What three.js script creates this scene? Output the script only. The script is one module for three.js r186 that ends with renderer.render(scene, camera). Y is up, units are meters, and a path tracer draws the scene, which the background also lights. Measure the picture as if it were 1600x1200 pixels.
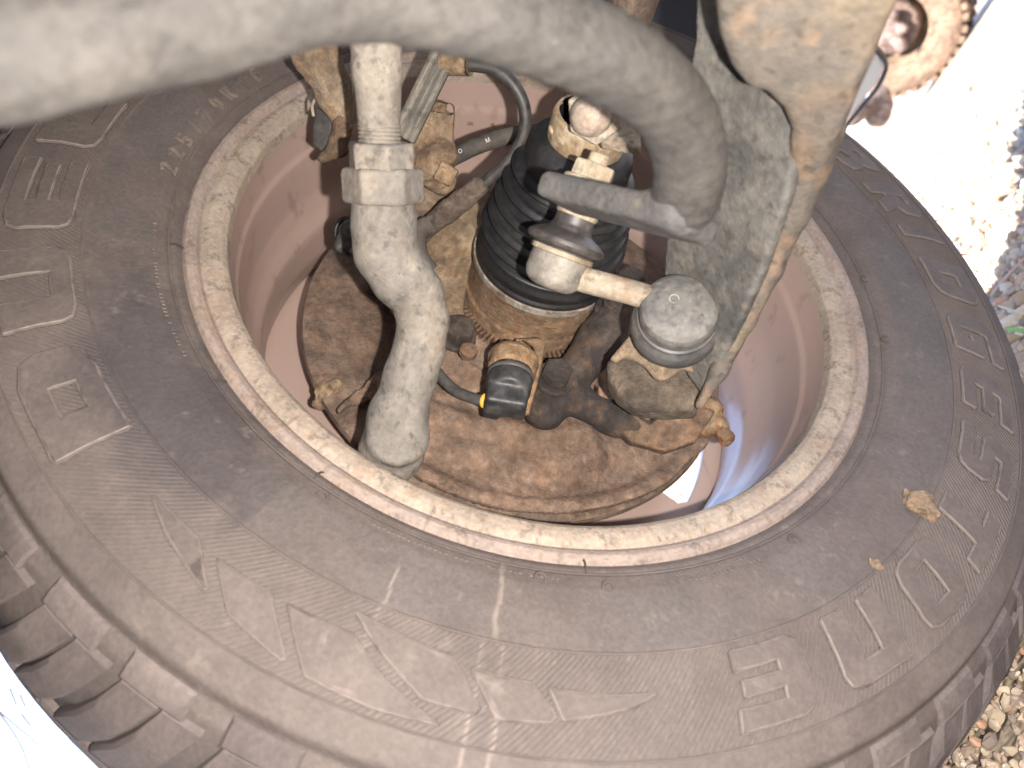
import * as THREE from 'three';
import { mergeGeometries, toCreasedNormals } from 'three/addons/utils/BufferGeometryUtils.js';
import { TessellateModifier } from 'three/addons/modifiers/TessellateModifier.js';
import { FontLoader } from 'three/addons/loaders/FontLoader.js';
import { TextGeometry } from 'three/addons/geometries/TextGeometry.js';

// ---------------------------------------------------------------- camera, sky, sun, exposure
const scene = new THREE.Scene();
const V = (x, y, z) => new THREE.Vector3(x, y, z);
const F = 1200;                                   // focal length in photo pixels (photo 1600 x 1200)
const WY = 0.35;                                  // height of the wheel centre
const fit = { c: V(0.024, -0.0891, 0.4992), n: V(0.2121, -0.5902, -0.7789), down: 33 };   // wheel centre and axis as seen from the lens
fit.n.normalize();
const e1 = V(1, 0, 0).addScaledVector(fit.n, -fit.n.x).normalize();
const e2 = V(0, 0, 0).crossVectors(fit.n, e1); if (e2.y < 0) e2.negate();
const dn = V(0, 0, 0).addScaledVector(e1, Math.cos(fit.down * Math.PI / 180)).addScaledVector(e2, Math.sin(fit.down * Math.PI / 180));
const aY = dn.clone().negate(), aZ = fit.n.clone(), aX = V(0, 0, 0).crossVectors(aY, aZ);
const toWorld = (v) => V(aX.dot(v), aY.dot(v), aZ.dot(v));
const W0 = V(0, WY, 0), EYE = W0.clone().sub(toWorld(fit.c));
const camera = new THREE.PerspectiveCamera(2 * Math.atan(600 / F) * 180 / Math.PI, 4 / 3, 0.01, 200);
camera.position.copy(EYE);
camera.quaternion.setFromRotationMatrix(new THREE.Matrix4().makeBasis(toWorld(V(1, 0, 0)), toWorld(V(0, -1, 0)), toWorld(V(0, 0, -1))));
camera.focus = 0.45;
camera.userData.fStop = 8.5;
scene.add(camera);

{ // clear bright sky: pale at the horizon, blue above
  const w = 64, h = 64, d = new Float32Array(w * h * 4);
  for (let j = 0; j < h; j++) for (let i = 0; i < w; i++) {
    const el = ((j + 0.5) / h - 0.5) * Math.PI, k = Math.pow(Math.max(0, Math.sin(el)), 0.45), o = (j * w + i) * 4;
    d[o] = 0.62 + (0.13 - 0.62) * k; d[o + 1] = 0.66 + (0.25 - 0.66) * k; d[o + 2] = 0.74 + (0.55 - 0.74) * k; d[o + 3] = 1;
  }
  const t = new THREE.DataTexture(d, w, h, THREE.RGBAFormat, THREE.FloatType);
  t.mapping = THREE.EquirectangularReflectionMapping; t.magFilter = t.minFilter = THREE.LinearFilter; t.needsUpdate = true;
  scene.background = t; scene.environment = t;
}
const sun = new THREE.DirectionalLight(new THREE.Color(1, 0.95, 0.88), 5);
sun.position.set(-4.2, 5.2, -0.5); sun.target.position.set(0, 0, 0);
sun.castShadow = true; sun.shadow.mapSize.set(2048, 2048);
Object.assign(sun.shadow.camera, { left: -6, right: 6, top: 6, bottom: -6, near: 0.1, far: 20 });
scene.add(sun, sun.target);
const EXPOSURE = 5.8, FLASH = 0.25;

// ---------------------------------------------------------------- helpers
const rayOf = (px, py) => toWorld(V((px - 800) / F, (py - 600) / F, 1));
const at = (px, py, t) => EYE.clone().addScaledVector(rayOf(px, py), t);                 // pixel + distance along the lens axis
const onZ = (px, py, z) => { const r = rayOf(px, py); return EYE.clone().addScaledVector(r, (z - EYE.z) / r.z); };
const onY = (px, py, y) => { const r = rayOf(px, py); return EYE.clone().addScaledVector(r, (y - EYE.y) / r.y); };
const mix = (a, b, t) => a + (b - a) * t;
const sat = (x) => Math.min(1, Math.max(0, x));
const step = (a, b, x) => { const t = sat((x - a) / (b - a)); return t * t * (3 - 2 * t); };
let seedv = 7;
const rnd = () => { seedv = (Math.imul(seedv, 1664525) + 1013904223) >>> 0; return seedv / 4294967296; };
const hash = (x, y, z) => { let h = Math.imul(x, 374761393) ^ Math.imul(y, 668265263) ^ Math.imul(z, 2147483647 ^ 0x5bd1e995); h = Math.imul(h ^ (h >>> 13), 1274126177); h ^= h >>> 16; return (h >>> 0) / 4294967296; };
function vnoise(x, y, z) {
  const i = Math.floor(x), j = Math.floor(y), k = Math.floor(z); let u = x - i, v = y - j, w = z - k;
  u = u * u * (3 - 2 * u); v = v * v * (3 - 2 * v); w = w * w * (3 - 2 * w);
  const L = (dy, dz) => { const a = hash(i, j + dy, k + dz); return a + (hash(i + 1, j + dy, k + dz) - a) * u; };
  const a = L(0, 0), b = L(1, 0), c = L(0, 1), d = L(1, 1), e = a + (b - a) * v;
  return e + (c + (d - c) * v - e) * w;
}
function fbm(x, y, z, n = 4) { let s = 0, a = 0.5, t = 0; for (let i = 0; i < n; i++) { s += a * vnoise(x, y, z); t += a; a *= 0.55; x = x * 2.03 + 11.3; y = y * 2.03 + 5.1; z = z * 2.03 + 7.7; } return s / t; }
const nz = (p, s, n, o = 0) => fbm(p.x * s + o, p.y * s + o * 1.7, p.z * s - o, n);
const lerp3 = (a, b, t) => [mix(a[0], b[0], t), mix(a[1], b[1], t), mix(a[2], b[2], t)];

const taken = new Map();
function numbered(name) { const k = taken.get(name) ?? 0; taken.set(name, k + 1); return k ? name + '_' + String(k).padStart(3, '0') : name; }
function thing(name, label, category, pos = V(0, 0, 0), group) {
  const o = new THREE.Group(); o.name = numbered(name); o.position.copy(pos); o.userData = { label, category }; if (group) o.userData.group = group; scene.add(o); return o;
}
// put a geometry given in world metres under a thing (or another part)
function part(name, g, m, parent, extra) {
  const o = new THREE.Mesh(g, m); o.name = name; o.castShadow = o.receiveShadow = true;
  parent.updateWorldMatrix(true, false);
  g.applyMatrix4(parent.matrixWorld.clone().invert());
  if (extra) o.userData = extra;
  parent.add(o); return o;
}
function solo(name, g, m, label, category, group) { g.computeBoundingBox(); const c = g.boundingBox.getCenter(V(0, 0, 0)); c.y = g.boundingBox.min.y; g.translate(-c.x, -c.y, -c.z); const o = new THREE.Mesh(g, m); o.name = numbered(name); o.position.copy(c); o.castShadow = o.receiveShadow = true; o.userData = { label, category }; if (group) o.userData.group = group; scene.add(o); return o; }
function setting(name, g, m, kind = 'structure', label) { const o = new THREE.Mesh(g, m); o.name = numbered(name); o.castShadow = o.receiveShadow = true; o.userData = { kind }; if (label) o.userData.label = label; scene.add(o); return o; }

function paint(g, fn) { // vertex colours from the place of each vertex
  const P = g.attributes.position, c = new Float32Array(P.count * 3), p = V(0, 0, 0);
  for (let i = 0; i < P.count; i++) { p.fromBufferAttribute(P, i); const k = fn(p); c[i * 3] = k[0]; c[i * 3 + 1] = k[1]; c[i * 3 + 2] = k[2]; }
  g.setAttribute('color', new THREE.BufferAttribute(c, 3)); return g;
}
function boxUV(g0, s = 1 / 0.12) { // uv in metres over the three main directions
  const g = g0.index ? g0.toNonIndexed() : g0, P = g.attributes.position, uv = new Float32Array(P.count * 2), a = V(0, 0, 0), b = V(0, 0, 0), c = V(0, 0, 0), n = V(0, 0, 0);
  for (let i = 0; i < P.count; i += 3) {
    a.fromBufferAttribute(P, i); b.fromBufferAttribute(P, i + 1); c.fromBufferAttribute(P, i + 2);
    n.crossVectors(b.clone().sub(a), c.clone().sub(a)); const x = Math.abs(n.x), y = Math.abs(n.y), z = Math.abs(n.z);
    [a, b, c].forEach((q, k) => { const [u, v] = x > y && x > z ? [q.z, q.y] : y > z ? [q.x, q.z] : [q.x, q.y]; uv[(i + k) * 2] = u * s; uv[(i + k) * 2 + 1] = v * s; });
  }
  g.setAttribute('uv', new THREE.BufferAttribute(uv, 2)); return g;
}
// signed distance pieces
const caps = (a, b, ra, rb = ra) => { const d = b.clone().sub(a), l2 = d.lengthSq() || 1e-12; return (p) => { const x = p.x - a.x, y = p.y - a.y, z = p.z - a.z, t = sat((x * d.x + y * d.y + z * d.z) / l2); return Math.hypot(x - d.x * t, y - d.y * t, z - d.z * t) - (ra + (rb - ra) * t); }; };
const chain = (pts, k = 0.004) => blend(k, ...pts.slice(1).map((q, i) => caps(pts[i][0], q[0], pts[i][1], q[1])));
const ball = (c, r) => (p) => Math.hypot(p.x - c.x, p.y - c.y, p.z - c.z) - r;
function frame(dir, side) { const z = dir.clone().normalize(), x = (side ? side.clone() : Math.abs(z.y) < 0.9 ? V(0, 1, 0) : V(1, 0, 0)); x.addScaledVector(z, -x.dot(z)).normalize(); return [x, V(0, 0, 0).crossVectors(z, x), z]; }
const cyl = (a, b, r, round = 0.001) => { const d = b.clone().sub(a), L = d.length(); d.normalize(); return (p) => { const x = p.x - a.x, y = p.y - a.y, z = p.z - a.z, t = x * d.x + y * d.y + z * d.z; const q = Math.sqrt(Math.max(0, x * x + y * y + z * z - t * t)) - r + round, h = Math.abs(t - L / 2) - L / 2 + round; return Math.min(Math.max(q, h), 0) + Math.hypot(Math.max(q, 0), Math.max(h, 0)) - round; }; };
const brick = (c, ax, hx, hy, hz, round = 0.001) => (p) => { const d = p.clone().sub(c), x = Math.abs(d.dot(ax[0])) - hx + round, y = Math.abs(d.dot(ax[1])) - hy + round, z = Math.abs(d.dot(ax[2])) - hz + round; return Math.min(Math.max(x, y, z), 0) + Math.hypot(Math.max(x, 0), Math.max(y, 0), Math.max(z, 0)) - round; };
const hexa = (a, b, r, round = 0.0008, turn = 0) => { const ax = frame(b.clone().sub(a)), L = b.distanceTo(a), cs = Math.cos(turn), sn = Math.sin(turn); return (p) => { const d = p.clone().sub(a), u0 = d.dot(ax[0]), v0 = d.dot(ax[1]), t = d.dot(ax[2]), u = Math.abs(u0 * cs - v0 * sn), v = Math.abs(u0 * sn + v0 * cs); const q = Math.max(u * 0.8660254 + v * 0.5, v) - r * 0.8660254 + round, h = Math.abs(t - L / 2) - L / 2 + round; return Math.min(Math.max(q, h), 0) + Math.hypot(Math.max(q, 0), Math.max(h, 0)) - round; }; };
// a flat shape of some thickness; outline in pixels carried onto the plane through three points
function plane3(A, B, Cc) { const n = V(0, 0, 0).crossVectors(B.clone().sub(A), Cc.clone().sub(A)).normalize(); if (n.dot(EYE.clone().sub(A)) < 0) n.negate(); const [u, v] = frame(n); return { o: A, n, u, v, hit: (px, py) => { const r = rayOf(px, py); return EYE.clone().addScaledVector(r, A.clone().sub(EYE).dot(n) / r.dot(n)); } }; }
const planeZ = (z) => { const A = V(0, WY, z); return { o: A, n: V(0, 0, 1), u: V(1, 0, 0), v: V(0, 1, 0), hit: (px, py) => onZ(px, py, z) }; };
function poly2(pts) { return (x, y) => { let d = Infinity, s = 1; for (let i = 0, j = pts.length - 1; i < pts.length; j = i++) { const ex = pts[j][0] - pts[i][0], ey = pts[j][1] - pts[i][1], wx = x - pts[i][0], wy = y - pts[i][1], t = sat((wx * ex + wy * ey) / (ex * ex + ey * ey)), bx = wx - ex * t, by = wy - ey * t; d = Math.min(d, bx * bx + by * by); const c1 = y >= pts[i][1], c2 = y < pts[j][1], c3 = ex * wy > ey * wx; if ((c1 && c2 && c3) || (!c1 && !c2 && !c3)) s = -s; } return s * Math.sqrt(d); }; }
function slab(pl, pix, thick, round = 0.0012, holes = []) { // front face on the plane, thickness away from the lens
  const to2 = (q) => { const d = q.clone().sub(pl.o); return [d.dot(pl.u), d.dot(pl.v)]; };
  const pts = pix.map(([x, y]) => pl.hit(x, y)), f2 = poly2(pts.map(to2)), hs = holes.map((h) => poly2(h.map(([x, y]) => to2(pl.hit(x, y)))));
  const f = (p) => { const d = p.clone().sub(pl.o), x = d.dot(pl.u), y = d.dot(pl.v), t = d.dot(pl.n); let q = f2(x, y); for (const h of hs) q = Math.max(q, -h(x, y)); q += round; const k = Math.abs(t + thick / 2) - thick / 2 + round; return Math.min(Math.max(q, k), 0) + Math.hypot(Math.max(q, 0), Math.max(k, 0)) - round; };
  f.pts = [...pts, ...pts.map((q) => q.clone().addScaledVector(pl.n, -thick))]; return f;
}
const blend = (k, ...fs) => (p) => { let d = fs[0](p); for (let i = 1; i < fs.length; i++) { const e = fs[i](p), h = sat(0.5 + 0.5 * (e - d) / k); d = e + (d - e) * h - k * h * (1 - h); } return d; };
const cut = (a, b) => (p) => Math.max(a(p), -b(p));
const rough = (f, amp, s, n = 3, o = 0) => { const g = (p) => { const d = f(p); return Math.abs(d) > amp * 4 + 0.004 ? d : d - amp * (nz(p, s, n, o) - 0.5) * 2; }; g.pts = f.pts; return g; };
function mesh3(f, pts, pad, h) { // surface nets over the box of the given points
  const b = new THREE.Box3().setFromPoints(pts).expandByScalar(pad), N = ['x', 'y', 'z'].map((k) => Math.ceil((b.max[k] - b.min[k]) / h) + 3), [nx, ny, nzz] = N, o = b.min.clone().subScalar(h);
  const v = new Float32Array(nx * ny * nzz), p = V(0, 0, 0), B = 6, id = (i, j, k) => i + nx * (j + ny * k), hd = B * h * 0.9;
  for (let K = 0; K < nzz; K += B) for (let J = 0; J < ny; J += B) for (let I = 0; I < nx; I += B) {
    const dc = f(p.set(o.x + (I + B / 2) * h, o.y + (J + B / 2) * h, o.z + (K + B / 2) * h)), far = Math.abs(dc) > hd * 1.35 + 0.003;
    for (let k = K; k < Math.min(nzz, K + B); k++) for (let j = J; j < Math.min(ny, J + B); j++) for (let i = I; i < Math.min(nx, I + B); i++) v[id(i, j, k)] = far ? dc : f(p.set(o.x + i * h, o.y + j * h, o.z + k * h));
  }
  const cell = new Int32Array(nx * ny * nzz).fill(-1), pos = [], idx = [];
  const E = [[0, 1], [2, 3], [4, 5], [6, 7], [0, 2], [1, 3], [4, 6], [5, 7], [0, 4], [1, 5], [2, 6], [3, 7]], w = new Float32Array(8);
  for (let k = 0; k < nzz - 1; k++) for (let j = 0; j < ny - 1; j++) for (let i = 0; i < nx - 1; i++) {
    let m = 0; for (let c = 0; c < 8; c++) { w[c] = v[id(i + (c & 1), j + ((c >> 1) & 1), k + (c >> 2))]; if (w[c] < 0) m |= 1 << c; }
    if (m === 0 || m === 255) continue;
    let x = 0, y = 0, z = 0, n = 0;
    for (const [a, c] of E) if ((w[a] < 0) !== (w[c] < 0)) { const t = w[a] / (w[a] - w[c]); x += (a & 1) + ((c & 1) - (a & 1)) * t; y += ((a >> 1) & 1) + (((c >> 1) & 1) - ((a >> 1) & 1)) * t; z += (a >> 2) + ((c >> 2) - (a >> 2)) * t; n++; }
    cell[id(i, j, k)] = pos.length / 3; pos.push(o.x + (i + x / n) * h, o.y + (j + y / n) * h, o.z + (k + z / n) * h);
  }
  const quad = (a, b2, c, d, flip) => { if (a < 0 || b2 < 0 || c < 0 || d < 0) return; if (flip) idx.push(a, c, b2, a, d, c); else idx.push(a, b2, c, a, c, d); };
  for (let k = 1; k < nzz - 1; k++) for (let j = 1; j < ny - 1; j++) for (let i = 1; i < nx - 1; i++) {
    const s = v[id(i, j, k)] < 0;
    if (s !== (v[id(i + 1, j, k)] < 0)) quad(cell[id(i, j - 1, k - 1)], cell[id(i, j, k - 1)], cell[id(i, j, k)], cell[id(i, j - 1, k)], !s);
    if (s !== (v[id(i, j + 1, k)] < 0)) quad(cell[id(i - 1, j, k - 1)], cell[id(i, j, k - 1)], cell[id(i, j, k)], cell[id(i - 1, j, k)], s);
    if (s !== (v[id(i, j, k + 1)] < 0)) quad(cell[id(i - 1, j - 1, k)], cell[id(i, j - 1, k)], cell[id(i, j, k)], cell[id(i - 1, j, k)], !s);
  }
  const g = new THREE.BufferGeometry(); g.setAttribute('position', new THREE.Float32BufferAttribute(pos, 3)); g.setIndex(idx); g.computeVertexNormals(); return g;
}
const cast = (f, pts, pad, h, color) => boxUV(paint(mesh3(f, pts, pad, h), color));
// a swept tube through points [Vector3, radius]
function tube(ctrl, n = 60, m = 16, wave) {
  const cv = new THREE.CatmullRomCurve3(ctrl.map((c) => c[0]), false, 'centripetal'), fr = cv.computeFrenetFrames(n, false), pos = [], uv = [], idx = [];
  let L = 0, last = cv.getPoint(0);
  for (let i = 0; i <= n; i++) {
    const t = i / n, P = cv.getPoint(t); L += P.distanceTo(last); last = P;
    const s = t * (ctrl.length - 1), k = Math.min(ctrl.length - 2, Math.floor(s)); let r = mix(ctrl[k][1], ctrl[k + 1][1], s - k); if (wave) r *= wave(t);
    for (let j = 0; j <= m; j++) { const a = j / m * Math.PI * 2, q = P.clone().addScaledVector(fr.normals[i], Math.cos(a) * r).addScaledVector(fr.binormals[i], Math.sin(a) * r); pos.push(q.x, q.y, q.z); uv.push(j / m * r * 6.28 / 0.12, L / 0.12); }
  }
  for (let i = 0; i < n; i++) for (let j = 0; j < m; j++) { const a = i * (m + 1) + j, b = a + m + 1; idx.push(a, b, a + 1, b, b + 1, a + 1); }
  for (const e of [0, n]) { const P = cv.getPoint(e / n), c = pos.length / 3; pos.push(P.x, P.y, P.z); uv.push(0, 0); for (let j = 0; j < m; j++) { const a = e * (m + 1) + j; idx.push(...(e ? [c, a, a + 1] : [c, a + 1, a])); } }
  const g = new THREE.BufferGeometry(); g.setAttribute('position', new THREE.Float32BufferAttribute(pos, 3)); g.setAttribute('uv', new THREE.Float32BufferAttribute(uv, 2)); g.setIndex(idx); g.computeVertexNormals(); return g;
}
// a turned body round an axis along Z through base; prof = [[radius, z], ...]
function turned(prof, base, seg = 96, sub = 3, crease = 0.6) {
  const pts = []; for (let i = 0; i < prof.length - 1; i++) for (let k = 0; k < sub; k++) pts.push([mix(prof[i][0], prof[i + 1][0], k / sub), mix(prof[i][1], prof[i + 1][1], k / sub)]); pts.push(prof[prof.length - 1]);
  const pos = [], uv = [], idx = []; let L = 0;
  pts.forEach(([r, z], i) => { if (i) L += Math.hypot(r - pts[i - 1][0], z - pts[i - 1][1]); for (let j = 0; j <= seg; j++) { const a = j / seg * Math.PI * 2; pos.push(base.x + r * Math.cos(a), base.y + r * Math.sin(a), base.z + z); uv.push(a * Math.max(0.02, prof[0][0]) / 0.12, L / 0.12); } });
  for (let i = 0; i < pts.length - 1; i++) for (let j = 0; j < seg; j++) { const a = i * (seg + 1) + j, b = a + seg + 1; idx.push(a, a + 1, b, b, a + 1, b + 1); }
  const g = new THREE.BufferGeometry(); g.setAttribute('position', new THREE.Float32BufferAttribute(pos, 3)); g.setAttribute('uv', new THREE.Float32BufferAttribute(uv, 2)); g.setIndex(idx); g.computeVertexNormals();
  return crease ? toCreasedNormals(g, crease) : g;
}

// ---------------------------------------------------------------- materials
function grain(size, seed, fn, srgb) { // tiling noise picture
  const d = new Uint8Array(size * size * 4);
  const tn = (x, y, f, o) => { // tiling value noise with f cells
    x *= f; y *= f; const i = Math.floor(x), j = Math.floor(y); let u = x - i, v = y - j; u = u * u * (3 - 2 * u); v = v * v * (3 - 2 * v);
    const q = (a, b) => hash(((a % f) + f) % f, ((b % f) + f) % f, o + seed); return mix(mix(q(i, j), q(i + 1, j), u), mix(q(i, j + 1), q(i + 1, j + 1), u), v);
  };
  for (let j = 0; j < size; j++) for (let i = 0; i < size; i++) { const c = fn(i / size, j / size, tn), o = (j * size + i) * 4; for (let k = 0; k < 3; k++) d[o + k] = Math.round(255 * sat(Array.isArray(c) ? c[k] : c)); d[o + 3] = 255; }
  const t = new THREE.DataTexture(d, size, size); t.wrapS = t.wrapT = THREE.RepeatWrapping; t.magFilter = THREE.LinearFilter; t.minFilter = THREE.LinearMipmapLinearFilter; t.generateMipmaps = true; if (srgb) t.colorSpace = THREE.SRGBColorSpace; t.needsUpdate = true; return t;
}
const many = (x, y, tn, f, n, o = 0) => { let s = 0, a = 0.5, t = 0; for (let k = 0; k < n; k++) { s += a * tn(x, y, f, o + k); t += a; a *= 0.62; f *= 2; } return s / t; };
const rustMap = grain(768, 1, (x, y, tn) => { const a = many(x, y, tn, 12, 6), b = many(x, y, tn, 40, 4, 20), c = tn(x, y, 170, 50); const k = 0.7 + 0.4 * (a - 0.4) + 0.35 * (b - 0.5) - (c > 0.9 ? 0.1 : 0); const r = 0.5 * step(0.45, 0.75, many(x, y, tn, 18, 4, 70)); return [k * 1.03, k * (0.99 - 0.06 * r), k * (0.96 - 0.12 * r)]; }, true);
const rustBump = grain(768, 2, (x, y, tn) => 0.5 * many(x, y, tn, 24, 5) + 0.5 * many(x, y, tn, 110, 3, 9));
const dustMap = grain(768, 3, (x, y, tn) => { const a = many(x, y, tn, 8, 6), b = many(x, y, tn, 60, 3, 20), c = many(x, y, tn, 26, 4, 40); return 0.87 + 0.16 * (a - 0.5) + 0.2 * (b - 0.5) - 0.14 * step(0.6, 0.78, c); }, true);
const dustBump = grain(512, 4, (x, y, tn) => 0.6 * many(x, y, tn, 14, 5) + 0.4 * many(x, y, tn, 120, 2, 9));
const rubMap = grain(1024, 5, (x, y, tn) => { const a = many(x, y, tn, 6, 7), b = many(x, y, tn, 128, 2, 20), c = tn(x, y, 256, 77); return 0.86 + 0.14 * (a - 0.5) + 0.14 * (b - 0.5) + (c > 0.95 ? 0.12 : 0); }, true);
const rubBump = grain(512, 6, (x, y, tn) => 0.5 * many(x, y, tn, 20, 5) + 0.5 * many(x, y, tn, 128, 2, 9));
const M = (o) => new THREE.MeshStandardMaterial({ vertexColors: true, roughness: 0.9, metalness: 0, side: THREE.DoubleSide, ...o });
const mRust = M({ map: rustMap, bumpMap: rustBump, bumpScale: 0.0012 });
const mDust = M({ map: dustMap, bumpMap: dustBump, bumpScale: 0.0006, roughness: 0.85 });
const mMetal = M({ map: dustMap, bumpMap: dustBump, bumpScale: 0.0004, roughness: 0.72, metalness: 0.1 });
const mTyre = M({ map: rubMap, bumpMap: rubBump, bumpScale: 0.0004, roughness: 0.8 });
const mBoot = M({ map: dustMap, roughness: 0.5, bumpMap: dustBump, bumpScale: 0.0001 });
const mRim = M({ roughness: 0.3 });
const plain = (r, g, b, rough2 = 0.8, extra = {}) => new THREE.MeshStandardMaterial({ color: new THREE.Color().setRGB(r, g, b), roughness: rough2, side: THREE.DoubleSide, ...extra });

// ground colours of things (linear)
const RUST = [0.36, 0.165, 0.075], RUSTD = [0.12, 0.066, 0.045], DUST = [0.4, 0.31, 0.2], DUSTP = [0.5, 0.43, 0.33], SOIL = [0.25, 0.165, 0.105], BLK = [0.03, 0.028, 0.028], GREY = [0.22, 0.21, 0.2], STEEL = [0.34, 0.34, 0.34];
const tone3 = (A, B, Cc, s, o = 0, lo = 0.4, hi = 0.6) => (p) => { const a = nz(p, s, 4, o), b = nz(p, s * 2.7, 4, o + 31), c = nz(p, s * 9, 2, o + 60); let k = lerp3(A, B, step(lo, hi, a)); k = lerp3(k, Cc, step(0.46, 0.78, b) * 0.75); const m = 0.84 + 0.32 * c; return [k[0] * m, k[1] * m, k[2] * m]; };

// ---------------------------------------------------------------- ground
{
  const g = new THREE.PlaneGeometry(120, 120, 2, 2); g.rotateX(-Math.PI / 2);
  const t = grain(1024, 11, (x, y, tn) => { const a = many(x, y, tn, 10, 6), b = many(x, y, tn, 90, 3, 30), c = many(x, y, tn, 200, 2, 60); const k = 0.56 + 0.5 * (a - 0.5) + 0.4 * (b - 0.5) + 0.3 * (c - 0.5); return [k * 1.04, k * 0.97, k * 0.88]; }, true);
  const b = grain(512, 12, (x, y, tn) => 0.5 * many(x, y, tn, 40, 3) + 0.5 * many(x, y, tn, 128, 2, 8));
  t.repeat.set(160, 160); b.repeat.set(160, 160);
  setting('ground', g, plain(0.8, 0.74, 0.66, 0.95, { map: t, bumpMap: b, bumpScale: 0.012 }));
}

// ---------------------------------------------------------------- the wheel
const wheel = thing('road_wheel', 'large dusty tyre on a cream lipped rim, filling the view around the hub', 'wheel', V(0, 0, -0.089));
const SP = [[0.2165, -0.012], [0.2185, -0.003], [0.2205, 0.0015], [0.2235, 0.0045], [0.2262, 0.0052], [0.228, 0.0078], [0.236, 0.0115], [0.25, 0.0145], [0.2665, 0.0165], [0.2672, 0.0172], [0.29, 0.018], [0.3085, 0.0158], [0.3092, 0.0165], [0.3215, 0.0118], [0.3225, 0.0108], [0.3245, 0.0055], [0.331, 0.0015], [0.3355, -0.004], [0.344, -0.016], [0.3505, -0.035], [0.3545, -0.06], [0.356, -0.089]];
const zS = (r) => { for (let i = 1; i < SP.length; i++) if (r <= SP[i][0]) return mix(SP[i - 1][1], SP[i][1], (r - SP[i - 1][0]) / (SP[i][0] - SP[i - 1][0])); return -0.089; };
const flat = (y) => (y < 0.004 ? 0.002 + 0.1 * (y - 0.004) * 0.02 : y);                 // the contact patch rests on the ground
const onTyre = (r, th, lift = 0) => { const y = WY + r * Math.sin(th); return V(r * Math.cos(th), flat(y), zS(r) + lift); };
const rub = (r, th, p) => { // dusty rubber: brown dust, a cleaner darker ring inside, water runs, wiped patches
  const a = nz(p, 26, 5), b = nz(p, 90, 4, 9), c = fbm(th * 60, r * 30, 3, 3);
  let k = lerp3([0.13, 0.102, 0.091], [0.17, 0.136, 0.12], step(0.2, 0.8, a * 0.65 + b * 0.35));
  const ring = step(0.232, 0.238, r + 0.004 * (c - 0.5)) * (1 - step(0.262, 0.268, r)); k = lerp3(k, [0.12, 0.103, 0.098], 0.55 * ring * step(0.3, 0.6, a));
  const blot = step(0.2, 0.08, Math.hypot((th - 2.85) * 0.45, (r - 0.252) * 5) + 0.12 * (b - 0.5)); k = lerp3(k, [0.065, 0.055, 0.058], 0.7 * blot);
  const th2 = th < 0 ? th + 6.2832 : th;
  for (const [t0, w, r0, r1] of [[3.583, 0.0055, 0.226, 0.268], [3.565, 0.0035, 0.266, 0.32], [3.597, 0.004, 0.266, 0.322], [3.4, 0.003, 0.245, 0.31], [3.345, 0.0022, 0.28, 0.3]]) { const d = Math.abs(th2 - t0 - (fbm(r * 90, t0 * 40, 1, 2) - 0.5) * 0.012); k = lerp3(k, [0.33, 0.27, 0.23], 0.6 * step(w, w * 0.35, d) * step(r0, r0 + 0.004, r) * (1 - step(r1 - 0.005, r1, r)) * step(0.2, 0.5, b)); }
  k = lerp3(k, [0.24, 0.2, 0.17], 0.4 * step(0.7, 0.78, nz(p, 150, 4, 66))); const m = 0.94 + 0.12 * b; return [k[0] * m, k[1] * m, k[2] * m];
};
let tyre;
{
  const prof = [...SP.map((q) => [...q]), ...SP.slice(0, -1).reverse().map(([r, z]) => [r, -0.178 - z])], seg = 1500, pts = [];
  for (let i = 0; i < prof.length - 1; i++) { const L = Math.hypot(prof[i + 1][0] - prof[i][0], prof[i + 1][1] - prof[i][1]), s = i < 17 ? Math.max(1, Math.round(L / 0.0013)) : Math.max(1, Math.round(L / 0.02)); for (let k = 0; k < s; k++) pts.push([mix(prof[i][0], prof[i + 1][0], k / s), mix(prof[i][1], prof[i + 1][1], k / s)]); }
  const pos = [], uv = [], col = [], idx = []; let L = 0;
  pts.forEach(([r, z], i) => {
    if (i) L += Math.hypot(r - pts[i - 1][0], z - pts[i - 1][1]);
    for (let j = 0; j <= seg; j++) { const th = j / seg * Math.PI * 2 - Math.PI, p = V(r * Math.cos(th), flat(WY + r * Math.sin(th)), z); pos.push(p.x, p.y, p.z); uv.push(th * 0.28 / 0.22, L / 0.22); col.push(...(z > -0.06 ? rub(r, j === seg ? -Math.PI : th, p) : [0.06, 0.05, 0.045])); }
  });
  for (let i = 0; i < pts.length - 1; i++) for (let j = 0; j < seg; j++) { const a = i * (seg + 1) + j, b = a + seg + 1; idx.push(a, a + 1, b, b, a + 1, b + 1); }
  const g = new THREE.BufferGeometry(); g.setAttribute('position', new THREE.Float32BufferAttribute(pos, 3)); g.setAttribute('uv', new THREE.Float32BufferAttribute(uv, 2)); g.setAttribute('color', new THREE.Float32BufferAttribute(col, 3)); g.setIndex(idx); g.computeVertexNormals();
  tyre = part('tyre', g, mTyre, wheel);
}
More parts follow.
